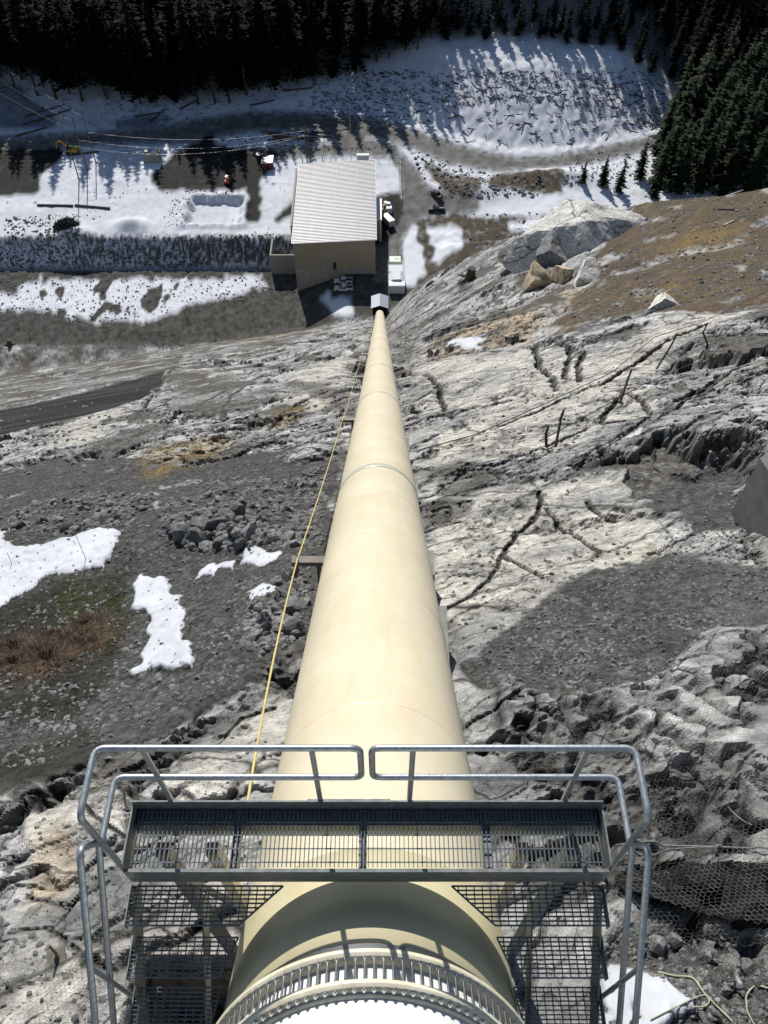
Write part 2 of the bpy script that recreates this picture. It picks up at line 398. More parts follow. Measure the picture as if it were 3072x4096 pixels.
V_SNOW2 = [[(1625,885),(1662,880),(1685,1000),(1705,1075),(1640,1140),(1600,1130),(1615,1000)], [(1715,905),(1800,885),(1848,905),(1855,1015),(1760,1050),(1738,1030),(1745,980),(1718,960)],
           [(1850,845),(1960,815),(2230,770),(2230,850),(1960,858)], [(1275,1150),(1310,1125),(1330,1160),(1400,1180),(1425,1290),(1340,1240)], [(2030,880),(2160,855),(2160,905),(2050,915)]]
V_ROAD1 = [[(-400,575),(0,556),(380,540),(700,505),(950,462),(1200,460),(1400,475),(1560,502),(1700,545),(1900,608),(2050,636),(2200,634),(2450,588),(2660,540),(2800,520),(2800,560),(2650,575),(2400,632),(2150,672),(1980,676),(1800,642),(1600,562),(1480,545),(1340,548),(1250,512),(1000,512),(870,535),(780,556),(380,566),(0,600),(-400,610)]]
V_ROAD2 = [[(1330,545),(1440,545),(1560,575),(1640,660),(1720,770),(1760,782),(1900,812),(1925,838),(1780,852),(1700,857),(1640,892),(1602,960),(1600,1130),(1490,1130),(1505,960),(1560,850),(1612,780),(1612,680),(1560,620),(1380,605)], [(1000,605),(1360,575),(1400,610),(1010,625)]]
V_MUD = [[(590,705),(700,610),(790,560),(850,530),(870,575),(1010,590),(1110,610),(1070,680),(1000,742),(960,760),(760,762),(640,757)], [(-300,585),(260,590),(240,640),(170,690),(140,775),(-300,800)], [(985,740),(1045,700),(1040,880),(990,890)], [(1090,880),(1190,780),(1190,840),(1110,890)], [(1490,780),(1600,770),(1610,860),(1540,980),(1480,990)]]
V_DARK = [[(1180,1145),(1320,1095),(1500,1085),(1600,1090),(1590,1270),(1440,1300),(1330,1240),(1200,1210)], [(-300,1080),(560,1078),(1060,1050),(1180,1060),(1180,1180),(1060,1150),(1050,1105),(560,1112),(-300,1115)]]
V_DIRT = [[(1640,880),(1700,858),(1900,842),(2300,840),(2300,1000),(2000,1080),(1860,1120),(1700,1180),(1690,1060),(1670,960)], [(1690,640),(1830,690),(1960,720),(1880,800),(1780,770)], [(1960,690),(2250,680),(2260,770),(1960,760)]]
V_ICE = [[(-200,350),(60,350),(200,430),(230,500),(120,545),(-200,570)], [(700,300),(820,270),(830,340),(740,390),(690,360)], [(460,450),(600,430),(700,440),(560,495),(450,490)]]
Z_HROAD = [[(-300,1640),(0,1625),(330,1560),(655,1475),(640,1520),(560,1590),(330,1650),(0,1722),(-300,1760)]]
# masks
inval = sstep((GY-np.interp(GX, [-30, 0, 20, 60], [196, 204, 208, 200]))/3)         # 1 = valley floor
valley = (inval > 0.5)
gravel = anyz(Z_GRAVEL, warp=2.2) & ~valley & (fbm(GX, GY, 5, 6, 89, 0.62, SPC) > np.where(GX < 0, np.where(GY > 17, -0.20, -0.9), -0.09))
dirt = anyz(Z_DIRT, warp=2.5) & ~valley & (fbm(GX, GY, 11, 6, 87, 0.62, SPC) > -0.10)
brown = anyz(Z_BROWN, warp=3.5) & ~valley & (fbm(GX, GY, 9, 6, 88, 0.62, SPC) > -0.24)
ochre = blur(anyz(Z_OCHRE, warp=3.0) & ~valley, 5, 2); tan = blur(anyz(Z_TAN, warp=2.5) & ~valley, 5, 2); pale = blur(anyz(Z_PALE, warp=2.5) & ~valley, 4, 2)
wet = blur(anyz(Z_WET, warp=2.0) & ~valley, 3, 1); moss = blur(anyz(Z_MOSS, warp=2.5) & ~valley, 6, 2); mud_hollow = blur(anyz(Z_MUD_HOLLOW, warp=2.0) & ~valley, 5, 2)
hroad = anyz(Z_HROAD, warp=0.6) & ~valley
snow_id = np.zeros(GX.shape, int)
for i, (pl, lb, th) in enumerate(SNOWP):
    if lb: snow_id[zone(pl, warp=1.7)] = i+1
hole, _, _, _, _ = worley(GX/0.55+WX, GY/0.55, 5)
speck = (worley(GX*1.6, GY*1.6, 6)[0] < 0.06) & (DST < 60)
snow_id[(snow_id > 0) & speck] = 0
road1 = anyz(V_ROAD1, warp=0.8, z=0.0); road2 = anyz(V_ROAD2, warp=0.9, z=0.0); vmud = anyz(V_MUD, warp=1.6, z=0.0)
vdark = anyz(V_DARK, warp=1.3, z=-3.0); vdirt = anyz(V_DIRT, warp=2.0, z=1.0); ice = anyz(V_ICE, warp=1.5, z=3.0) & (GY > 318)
vsnow = anyz(V_SNOW, warp=3.5, z=-6.0); vsnow2 = anyz(V_SNOW2, warp=1.3, z=1.0)
riprap = (GX < -27) & (GY > 236.0) & (GY < 245.0)
# relief: jointed bedrock in tilted slabs, loose gravel, trodden ground
n_j = fbm(GX, GY, 3.0, 5, 511, 0.65, SPC)
def joints(size, seed, ang=0.7, stretch=2.4, width=0.07):
    "joint pattern of the bedrock: how far from a joint, and which plate"
    c, s = math.cos(ang), math.sin(ang)
    u = (GX*c+GY*s)/(size*stretch)+0.5*WX+0.15*WXs; v = (-GX*s+GY*c)/size+0.5*WY+0.15*WYs
    f1, f2, idn, ox, oy = worley(u, v, seed)
    w = np.clip(size/(3.0*SPC)-0.5, 0, 1)
    d = (f2-f1)-0.05*np.clip(1.5*n_j+0.1, -0.6, 1.2)
    return 1-(1-np.clip(d/width, 0, 1))*w, idn
c1, i1 = joints(8.5, 11, 0.62, 1.9); c2, i2 = joints(3.0, 23, 0.75, 2.2); c3, i3 = joints(1.05, 37, 0.5, 2.0); c4, i4 = joints(0.34, 41, 0.9, 1.7)
def facets():
    h = np.zeros(GX.shape)
    for k, (wl, am) in enumerate(((15, 2.6), (6.3, 1.2), (2.7, 0.42), (1.15, 0.20), (0.5, 0.11), (0.21, 0.06), (0.09, 0.03))):
        an = 0.7+0.23*((k*37) % 5-2); c, s = math.cos(an), math.sin(an)
        u = (GX*c+GY*s)/(wl*1.7)+0.22*WX; v = (-GX*s+GY*c)/wl+0.22*WY
        w = np.clip(wl/(2.2*SPC)-0.6, 0, 1); r = np.nonzero(w.max(1) > 0)[0]; sl_ = slice(r[0], r[-1]+1) if len(r) else slice(0, 0)
        h[sl_] += am*tri(u[sl_], v[sl_], 400+k)*w[sl_]
    return h
def leaves(per, amp, seed, ang):
    "foliation: sheets that lie like shingles, each with a small broken edge facing up the slope"
    c, s = math.cos(ang), math.sin(ang)
    v = (-GX*s+GY*c)/per + 0.9*fbm(GX, GY, per*3.2, 5, seed, 0.6, SPC) + 0.10*tri(GX/per*0.9, GY/per*0.9, seed+3)
    f = v-np.floor(v); saw = np.where(f < 0.06, f/0.06, (1-f)/0.94)
    br = np.clip(0.25+1.9*fbm(GX, GY, per*2.1, 4, seed+9, 0.55, SPC), 0, 1.2)
    w = np.clip(per/(5*SPC)-0.4, 0, 1)*br
    return amp*saw*w, (f < 0.07)*np.clip(w*1.6, 0, 1)
l0, e0 = leaves(9.5, 0.45, 341, 0.60); l1, e1 = leaves(3.1, 0.17, 311, 0.72); l2, e2 = leaves(0.75, 0.05, 321, 0.55); l3, e3 = leaves(0.26, 0.02, 331, 0.8)
rough = fbm(GX, GY, 1.4, 7, 65, 0.66, SPC)
# the long joints one can follow across the slabs, and a gully's shade
CRACKS = [[(2163,1968),(2154,2054),(2068,2120),(2012,2205),(1955,2310),(1860,2385),(1760,2440)], [(2192,2035),(2258,2101),(2305,2120),(2400,2190)], [(2343,2006),(2410,2054),(2457,2063)], [(2012,2205),(2090,2240),(2170,2290)],
 [(2136,1373),(2155,1463),(2213,1508),(2230,1560)], [(2278,1399),(2265,1502)], [(2336,1399),(2317,1463),(2323,1508)], [(2323,1676),(2420,1696),(2536,1683),(2614,1663)], [(2310,1864),(2452,1786),(2540,1720),(2620,1663)],
 [(2504,1573),(2420,1657),(2413,1689)], [(2388,1540),(2500,1460),(2646,1379),(2827,1295)], [(2000,1715),(2194,1637),(2388,1528)], [(1900,1860),(2000,1844),(2097,1805),(2213,1773),(2349,1715)], [(2633,1696),(2775,1573),(2969,1437)], [(2698,1612),(2904,1463)], [(1660,1660),(1850,1640),(2050,1600)],  # second line here traces gully shade, coloured dark like a joint
 [(1690,1480),(1760,1560),(1780,1650)], [(2450,1560),(2560,1600),(2600,1660)], [(1650,1420),(1800,1400),(2000,1380),(2130,1350),(2300,1400)],
 [(886,1656),(928,1571),(1063,1504),(1156,1521)], [(650,1689),(793,1613),(900,1560)], [(700,1453),(616,1554),(549,1672)], [(1060,1690),(1200,1610),(1330,1560)], [(850,2980),(960,2860),(1100,2820)], [(300,3180),(420,3290),(500,3340)], [(60,3560),(250,3600),(420,3520)], [(0,3720),(180,3700),(340,3820)]]
seam = np.zeros(GX.shape)
for pl in CRACKS:
    W_ = [at(*p)[:2] for p in pl]
    for (ax_, ay_), (bx_, by_) in zip(W_[:-1], W_[1:]):
        r0, r1 = np.searchsorted(YR, min(ay_, by_)-2.5), np.searchsorted(YR, max(ay_, by_)+2.5); sl_ = slice(r0, max(r1, r0+1))
        wd_ = DST[sl_]*0.0026
        x_ = GX[sl_]+wd_*2.2*WXs[sl_]+wd_*1.5*WX[sl_]; y_ = GY[sl_]+wd_*2.2*WYs[sl_]+wd_*1.5*WY[sl_]
        dx_, dy_ = bx_-ax_, by_-ay_; q_ = np.clip(((x_-ax_)*dx_+(y_-ay_)*dy_)/(dx_*dx_+dy_*dy_), 0, 1)
        d_ = np.hypot(x_-ax_-q_*dx_, y_-ay_-q_*dy_)
        seam[sl_] = np.maximum(seam[sl_], np.clip(1.6-d_/wd_, 0, 1))
rock_h = facets() + l0+l1+l2+l3 - 0.5 + 0.8*fbm(GX, GY, 16, 3, 61, 0.5, SPC) + 0.11*rough - 0.22*(1-c2) - 0.35*(1-c1) - 0.10*(1-c3) - 0.04*(1-c4)
pbA = worley(GX/0.16, GY/0.16, 341); pbB = worley(GX/0.45, GY/0.45, 343)
gr_h = 0.40*fbm(GX, GY, 6, 5, 71, 0.5, SPC) + 0.10*fbm(GX, GY, 0.7, 5, 75, 0.65, SPC) + 0.05*np.clip(0.5-pbA[0], 0, 1)*(pbA[2] > 0.4)*np.clip(0.16/(2.0*SPC)-.4, 0, 1) + 0.13*np.clip(0.45-pbB[0], 0, 1)*(pbB[2] > 0.62)*np.clip(0.45/(2.5*SPC)-.4, 0, 1)
fine = fbm(GX, GY, 0.6, 5, 81, 0.62, SPC)
loose = blur(gravel | dirt | brown | hroad, 5, 2)
# rubble and soil lie in the low places of the bedrock as well
pocket = sstep((fbm(GX, GY, 7, 6, 83, 0.6, SPC)*1.2 - 0.45*(i2-0.5) - 0.40*pale - 0.20)/0.10)*(1-loose)*(DST > 6)
pocket = pocket*(1-0.85*np.clip(pale, 0, 1))
near_pipe = np.exp(-((GX-pipe_x(GY))/1.7)**2)
rock_h = rock_h*(1-0.55*np.clip(pale, 0, 1)) - seam*np.clip(DST*0.007, 0.05, 0.55)
hill_h = lerp(rock_h, gr_h - 0.12, np.clip(loose+pocket*0.75, 0, 1))
hill_h = hill_h*(1-0.85*near_pipe) - 0.35*near_pipe
hill_h = np.where(DST < 14, np.minimum(hill_h, 0.75), hill_h)
hb = blur(hroad, 3, 2); hill_h = hill_h*(1-hb) - 0.9*hb
veg = np.exp(-((GY-203)/9)**2)
val_h = 0.35*fbm(GX, GY, 14, 5, 91, 0.55, SPC)+0.32*fbm(GX, GY, 2.4, 4, 95, 0.6, SPC)
rr = worley(GX/1.15, GY/1.15, 97)[0]
val_h = val_h + blur(riprap, 2)*(0.75*(0.5-rr)+0.35*fbm(GX, GY, 2.5, 3, 98))
far = sstep((GY-335)/15); val_h = val_h + far*1.3*fbm(GX, GY, 18, 5, 99, 0.55, SPC) + sstep((GY-296)/6)*(0.55+0.6*(GX > 0))*fbm(GX, GY, 3.2, 4, 197, 0.6, SPC)
val_h = val_h + blur(vdirt, 2)*0.9*fbm(GX, GY, 4.0, 4, 191, 0.55, SPC)
flat = blur(road1 | road2 | vmud, 3, 2); val_h = val_h*(1-flat) - 0.35*flat + flat*0.07*fbm(GX, GY, 1.4, 3, 193)
val_h = np.where((GX > -31) & (GX < 4) & (GY > 200) & (GY < 300), np.clip(val_h, -.4, .05), val_h)
HH = lerp(hill_h, val_h, inval)
sm = np.zeros_like(HH)
for i, (pl, lb, th) in enumerate(SNOWP):
    if lb: sm += 0.6*th*np.clip(blur(snow_id == i+1, 2, 1)*1.5-0.3, 0, 1)
smooth_snow = blur(snow_id > 0, 2, 1)
HH = HH*(1-0.45*smooth_snow) + sm + smooth_snow*(0.10*fbm(GX, GY, 0.9, 5, 521, 0.6, SPC)+0.05*(0.5-worley(GX/0.35, GY/0.35, 523)[0])*np.clip(0.35/(2*SPC)-.4, 0, 1))
ZZ = BZ + HH
def gh(x, y):
    "height of the finished ground"
    x = np.atleast_1d(np.asarray(x, float)); y = np.atleast_1d(np.asarray(y, float))
    r = np.clip(np.interp(y, YR, np.arange(NR)), 0, NR-1.001); r0 = r.astype(int); fr = r-r0
    hw = np.interp(y, YR, HW); c = np.clip((x/hw+1)/2*(NC-1), 0, NC-1.001); c0 = c.astype(int); fc = c-c0
    a = ZZ[r0, c0]*(1-fc)+ZZ[r0, c0+1]*fc; b = ZZ[r0+1, c0]*(1-fc)+ZZ[r0+1, c0+1]*fc
    return a*(1-fr)+b*fr
def ghz(x, y): return float(gh(x, y)[0])
# colour of the ground (what it is made of), roughness
def mix(c, col, t): return c+(np.array(col)[None, None, :]-c)*t[..., None]
n1 = fbm(GX, GY, 12, 6, 201, 0.6, SPC); n2 = fbm(GX, GY, 2.2, 6, 211, 0.65, SPC); n3 = fbm(GX, GY, 0.4, 4, 221, 0.7, SPC); n4 = fbm((GX+GY)*0.3, (GY-GX)*1.7, 2.6, 6, 231, 0.62, SPC)
CC = np.zeros(GX.shape+(3,)); CC[:] = (0.275, 0.275, 0.268)
f2n = tri(GX/1.9+0.3*WX, GY/1.2+0.3*WY, 501)+0.7*tri(GX/0.7, GY/0.5+0.3*WXs, 502)*np.clip(0.6/(2.5*SPC)-0.4, 0, 1)
CC = mix(CC, (0.50, 0.495, 0.475), np.clip(0.32+1.0*f2n+0.9*n2+0.5*n4+0.8*(i2-0.5), 0, 1))
CC = mix(CC, (0.53, 0.505, 0.445), np.clip(pale*(0.75+0.8*f2n+0.7*n2+0.35*n4+0.5*(i2-.5)), 0, 1))
CC = mix(CC, (0.43, 0.33, 0.21), np.clip(tan*(0.75+0.9*n2+0.4*n4), 0, 0.9))
CC = mix(CC, (0.28, 0.22, 0.14), np.clip((n1-0.20)*2.0, 0, 0.35)*np.clip(0.5+1.5*n2, 0, 1))
CC = mix(CC, (0.095, 0.097, 0.098), np.clip((-0.04-n4)*2.4+0.5*n3-0.5*f2n, 0, 0.6)*(1-0.6*np.clip(pale, 0, 1)))
dirt_and_shade = np.clip((1-c2)*1.0+(1-c1)*0.9+(1-c3)*0.6+(1-c4)*0.35+0.5*e0+0.5*e1+0.45*e2+0.35*e3, 0, 1)  # joint dirt, and ledge-edge shade put into the colour
CC = mix(CC, (0.050, 0.046, 0.041), np.clip(dirt_and_shade*(0.75+n2)*(1-0.55*np.clip(pale, 0, 1))+0.95*seam, 0, 0.97))
GV = np.zeros_like(CC); GV[:] = (0.085, 0.084, 0.079)
stone = (pbB[2] > 0.62)*np.clip((0.40-pbB[0])/0.08, 0, 1)*np.clip(0.45/(2.5*SPC)-.4, 0, 1)
GV = mix(GV, (0.17, 0.17, 0.165), np.clip(stone*0.8*(pbB[2] % 0.1*10)+np.clip(0.30*n3, 0, 0.45), 0, 1))
GV = mix(GV, (0.15, 0.15, 0.145), (pbA[2] > 0.7)*np.clip((0.40-pbA[0])/0.1, 0, 1)*np.clip(0.16/(2.0*SPC)-.4, 0, 1)*0.7)
GV = mix(GV, (0.048, 0.047, 0.043), np.clip(-0.05-1.3*n2, 0, 0.85))
GV = mix(GV, (0.12, 0.12, 0.115), np.clip(1.2*n1-0.05, 0, 0.6))
CC = lerp(CC, GV, np.clip(blur(gravel, 1)+0, 0, 1)[..., None])
DT = mix(GV, (0.100, 0.086, 0.066), np.clip(0.40+1.0*n2+0.8*n1, 0, 1)); DT = mix(DT, (0.22, 0.21, 0.19), stone*0.7)
CC = lerp(CC, DT, np.clip(blur(dirt, 1)*np.clip(0.75+1.6*n1+0.9*n4, 0, 1)+pocket*0.9*(1-blur(gravel | brown, 1)), 0, 1)[..., None])
BR = mix(DT, (0.118, 0.082, 0.048), np.clip(0.6+0.9*n2+0.5*n4, 0, 1)); BR = mix(BR, (0.20, 0.16, 0.105), np.clip(n4*1.5-0.05, 0, 0.6)); BR = mix(BR, (0.06, 0.05, 0.038), np.clip(-0.1-1.4*n1-0.5*n2, 0, 0.7))
stB = worley(GX/0.8, GY/0.8, 345); BR = mix(BR, (0.27, 0.25, 0.21), np.clip((fbm(GX, GY, 1.2, 4, 347, 0.7, SPC)-0.28)/0.1, 0, 0.7))
CC = lerp(CC, BR, blur(brown, 1)[..., None])
CC = mix(CC, (0.24, 0.165, 0.06), np.clip(ochre*(0.55+1.1*n2), 0, 0.85))
CC = mix(CC, (0.034, 0.031, 0.024), np.clip(mud_hollow*(0.9+0.8*n2), 0, 0.95)*0.95)
CC = mix(CC, (0.045, 0.052, 0.018), np.clip(moss*(0.75+1.2*n2), 0, 0.9))
CC = mix(CC, (0.040, 0.032, 0.020), np.clip(wet*(0.8+1.0*n2), 0, 0.9))
hr = blur(hroad, 1); ruts = fbm((GX*0.93+GY*0.37)*0.12, (-GX*0.37+GY*0.93)*1.0, 2.2, 3, 251)
CC = lerp(CC, mix(np.zeros_like(CC)+np.array((0.024, 0.026, 0.025)), (0.050, 0.052, 0.050), np.clip(0.4+2*ruts, 0, 1)), hr[..., None])
# thin pale quartz scree, snow-melt dust
VC = np.zeros_like(CC); VC[:] = (0.66, 0.68, 0.72)
peb = worley(GX/1.1+0.5*WX, GY/1.1, 261)
clod = (fbm(GX, GY, 2.0, 5, 263, 0.7, SPC) - 0.34 + 0.5*np.clip(n1-0.05, -0.2, 0.3) > 0)
VC = VC*np.clip(0.94+0.30*n2+0.22*n1+0.12*n3, 0.6, 1.08)[..., None]
VC = mix(VC, (0.10, 0.095, 0.085), clod*0.85*(GY < 345))
rock_rr = np.clip((0.50-rr)*4+0.5+0.8*fbm(GX, GY, 20, 3, 271)+np.interp(GX, [-150, -90, -50, -35], [-0.95, -0.60, -0.25, 0.1])+0.5*n2, 0, 1)
VC = mix(VC, (0.085, 0.085, 0.080), blur(riprap, 1)*rock_rr)
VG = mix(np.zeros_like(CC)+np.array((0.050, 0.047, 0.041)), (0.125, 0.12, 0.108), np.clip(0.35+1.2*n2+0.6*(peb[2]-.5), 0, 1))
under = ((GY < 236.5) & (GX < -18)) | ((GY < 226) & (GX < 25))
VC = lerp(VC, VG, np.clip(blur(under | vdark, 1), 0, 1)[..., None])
VC = lerp(VC, mix(VG*0.8, (0.115, 0.085, 0.05), np.clip(0.5+n2, 0, 1)), np.clip(blur(vdirt, 1)*np.clip(1.0+1.3*n2+1.3*n3+0.6*n1, 0, 1)*1.1, 0, 1)[..., None])
brk = sstep((fbm(GX*0.8, GY*0.5, 9, 6, 281, 0.62, SPC)-np.interp(GX, [-95, -60, -45], [0.06, 0.22, 0.30]))/0.05)
VC = mix(VC, (0.70, 0.72, 0.76), np.clip(blur(vsnow, 1)*(1-brk) + blur(vsnow2, 1), 0, 1))
ROADC = mix(np.zeros_like(CC)+np.array((0.085, 0.082, 0.075)), (0.20, 0.195, 0.18), np.clip(0.45+1.2*fbm(GX, GY, 3.5, 5, 291, 0.6, SPC)+0.3*n3, 0, 1))
rb_ = blur(road1 | road2, 2, 2); VC = mix(VC, (0.045, 0.042, 0.038), np.clip((0.45-np.abs(rb_-0.42))*3, 0, 0.9)*(rb_ > 0.06)*(0.7+1.2*n2))
VC = lerp(VC, ROADC, np.clip(blur(road1 | road2, 1), 0, 1)[..., None])
MUDC = mix(np.zeros_like(CC)+np.array((0.018, 0.018, 0.017)), (0.075, 0.075, 0.07), np.clip(-0.1+1.8*n2+1.0*n1, 0, 0.8))
VC = lerp(VC, MUDC, blur(vmud, 1)[..., None])
VC = mix(VC, (0.16, 0.18, 0.21), blur(ice, 1)*0.9)
forest = sstep((GY-np.interp(GX, [-200,-140,-90,-60,-20,10,40,95,130], [352,348,336,338,352,362,356,352,330]))/6)
VC = mix(VC, (0.055, 0.045, 0.032), forest*np.clip(0.75+1.2*n2, 0, 1))
CC = lerp(CC, VC, inval[..., None])
CC = np.where((snow_id > 0)[..., None], np.array((0.53, 0.545, 0.58))*np.clip(0.93+0.30*n2+0.16*n3-0.30*np.clip(0.9-blur(snow_id > 0, 3), 0, 1), 0.35, 1.05)[..., None], CC)
CC = np.clip(CC*(1+0.22*fine[..., None]*(1-blur(snow_id > 0, 1)[..., None])), 0.008, 0.9)
RO = np.full(GX.shape, 0.88)
RO = RO - 0.62*np.clip(wet*1.2, 0, 1) - 0.16*blur(vmud | road1 | road2, 1)*inval - 0.05*hr - 0.5*blur(ice, 1)*inval
glint = sstep((n3-0.30)/0.08)*(DST < 140); RO = np.where(wet > 0.3, RO-0.12*glint, RO); RO = np.clip(RO, 0.12, 1)
RK = np.clip(1-blur(gravel | dirt | brown | hroad | (snow_id > 0), 2)-pocket, 0, 1)*(1-inval)
# material
gm = bpy.data.materials.new('ground'); gm.use_nodes = True; nt = gm.node_tree; N = nt.nodes; L = nt.links; b = N['Principled BSDF']
ac = N.new('ShaderNodeAttribute'); ac.attribute_name = 'tint'; ar = N.new('ShaderNodeAttribute'); ar.attribute_name = 'gloss'
tc = N.new('ShaderNodeTexCoord')
ak = N.new('ShaderNodeAttribute'); ak.attribute_name = 'bedrock'
mx, hg = rock_nodes(nt, ac.outputs['Color'], ak.outputs['Fac'])
sepc = N.new('ShaderNodeSeparateColor'); L.new(ac.outputs['Color'], sepc.inputs[0])
mrf = N.new('ShaderNodeMapRange'); mrf.inputs[1].default_value = 0.56; mrf.inputs[2].default_value = 0.66; mrf.inputs[3].default_value = 1.0; mrf.inputs[4].default_value = 0.10
L.new(sepc.outputs[2], mrf.inputs[0]); L.new(mrf.outputs[0], mx.inputs[0]); L.new(mx.outputs[2], b.inputs['Base Color'])
L.new(ar.outputs['Fac'], b.inputs['Roughness'])
msp = N.new('ShaderNodeMapRange'); msp.inputs[1].default_value = 0.35; msp.inputs[2].default_value = 0.65; msp.inputs[3].default_value = 0.6; msp.inputs[4].default_value = 0.08; L.new(ar.outputs['Fac'], msp.inputs[0]); L.new(msp.outputs[0], b.inputs['Specular IOR Level'])
bp = N.new('ShaderNodeBump'); bp.inputs['Strength'].default_value = 0.9; bp.inputs['Distance'].default_value = 0.22
L.new(hg, bp.inputs['Height']); L.new(bp.outputs['Normal'], b.inputs['Normal'])
sn = bpy.data.materials.new('snow'); sn.use_nodes = True; nt = sn.node_tree; N = nt.nodes; L = nt.links; b = N['Principled BSDF']
ac = N.new('ShaderNodeAttribute'); ac.attribute_name = 'tint'; L.new(ac.outputs['Color'], b.inputs['Base Color']); b.inputs['Roughness'].default_value = 0.75
nz = N.new('ShaderNodeTexNoise'); nz.inputs['Scale'].default_value = 5.0; nz.inputs['Detail'].default_value = 6
tc = N.new('ShaderNodeTexCoord'); L.new(tc.outputs['Object'], nz.inputs['Vector'])
bp = N.new('ShaderNodeBump'); bp.inputs['Strength'].default_value = 0.5; bp.inputs['Distance'].default_value = 0.04
L.new(nz.outputs['Fac'], bp.inputs['Height']); L.new(bp.outputs['Normal'], b.inputs['Normal'])
# split the sheet by what covers it
ID = np.zeros(GX.shape, int)                     # 0 hillside
ID[valley] = 1; ID[riprap & valley] = 2
ID[vmud & valley] = 4; ID[(road1 & valley)] = 3; ID[(road2 & valley)] = 5; ID[hroad] = 6; ID[valley & (forest > 0.5)] = 7
ID[snow_id > 0] = 10+snow_id[snow_id > 0]
FID = ID[:-1, :-1]
def sheet(name, sel, material, smooth=True, **k):
    r, c = np.nonzero(sel)
    if len(r) == 0: return None
    q = np.stack([r*NC+c, r*NC+c+1, (r+1)*NC+c+1, (r+1)*NC+c], 1)
    used, inv = np.unique(q, return_inverse=True); inv = inv.reshape(q.shape)
    co = np.stack([GX.ravel()[used], GY.ravel()[used], ZZ.ravel()[used]], 1)
    me = bpy.data.meshes.new(name); nv, nf = len(used), len(q)
    me.vertices.add(nv); me.vertices.foreach_set('co', co.ravel().astype(np.float32))
    me.loops.add(nf*4); me.loops.foreach_set('vertex_index', inv.ravel().astype(np.int32))
    me.polygons.add(nf); me.polygons.foreach_set('loop_start', np.arange(0, nf*4, 4, dtype=np.int32)); me.polygons.foreach_set('loop_total', np.full(nf, 4, np.int32))
    me.polygons.foreach_set('use_smooth', np.full(nf, smooth, bool))
    a = me.attributes.new('tint', 'FLOAT_COLOR', 'POINT')
    a.data.foreach_set('color', np.concatenate([CC.reshape(-1, 3)[used], np.ones((nv, 1))], 1).ravel().astype(np.float32))
    g = me.attributes.new('gloss', 'FLOAT', 'POINT'); g.data.foreach_set('value', RO.ravel()[used].astype(np.float32))
    kq = me.attributes.new('bedrock', 'FLOAT', 'POINT'); kq.data.foreach_set('value', RK.ravel()[used].astype(np.float32))
    me.update(calc_edges=True); me.validate()
    me.materials.append(material)
    return tag(link(bpy.data.objects.new(name, me)), **k)
hillside = sheet('hillside', FID == 0, gm, False, kind='structure')
sheet('valley_ground', FID == 1, gm, kind='structure')
sheet('riprap_bank', FID == 2, gm, kind='structure')
sheet('valley_road', FID == 3, gm, kind='structure'); sheet('mud_yard', FID == 4, gm, kind='structure'); sheet('access_road', FID == 5, gm, kind='structure'); sheet('hillside_road', FID == 6, gm, kind='structure')
sheet('forest_floor', FID == 7, gm, kind='structure')
for i, (pl, lb, th) in enumerate(SNOWP):
    if lb: sheet('snow_patch', FID == 11+i, sn, label=lb, cat='snow patch', group='snow patches left on the hillside')
# ------------------------------------------------------------------ the penstock
M_CREAM = mat('cream_paint', (0.68, 0.60, 0.43), 0.42, 0, 0.05, 0.6, 0.04, 40, spec=0.5)
M_CREAM2 = mat('cream_paint_sleeve', (0.62, 0.56, 0.36), 0.40, 0, 0.05, 0.8, spec=0.5)
M_BAND = mat('grey_green_touch_up', (0.50, 0.50, 0.40), 0.35, 0, 0.06, 2.0)
M_WHITE = mat('white_pipe_paint', (0.74, 0.73, 0.69), 0.4, 0, 0.03, 1.0)
M_FLANGE = mat('flange_paint', (0.74, 0.70, 0.54), 0.45, 0, 0.06, 5, col2=(0.55, 0.50, 0.36))
M_STEEL = mat('bright_steel', (0.62, 0.63, 0.64), 0.28, 1.0, 0.08, 8)
M_GALV = mat('galvanised_steel', (0.40, 0.43, 0.45), 0.42, 0.65, 0.16, 30, 0.10, 90)
M_GRATE = mat('galvanised_grating', (0.19, 0.22, 0.24), 0.45, 0.7, 0.2, 20)
M_BEAM = mat('brown_steel', (0.17, 0.145, 0.115), 0.6, 0.1, 0.15, 6)
M_CONC = mat('concrete', (0.30, 0.29, 0.265), 0.85, 0, 0.14, 2.5, 0.25, 30)
RP = 1.2
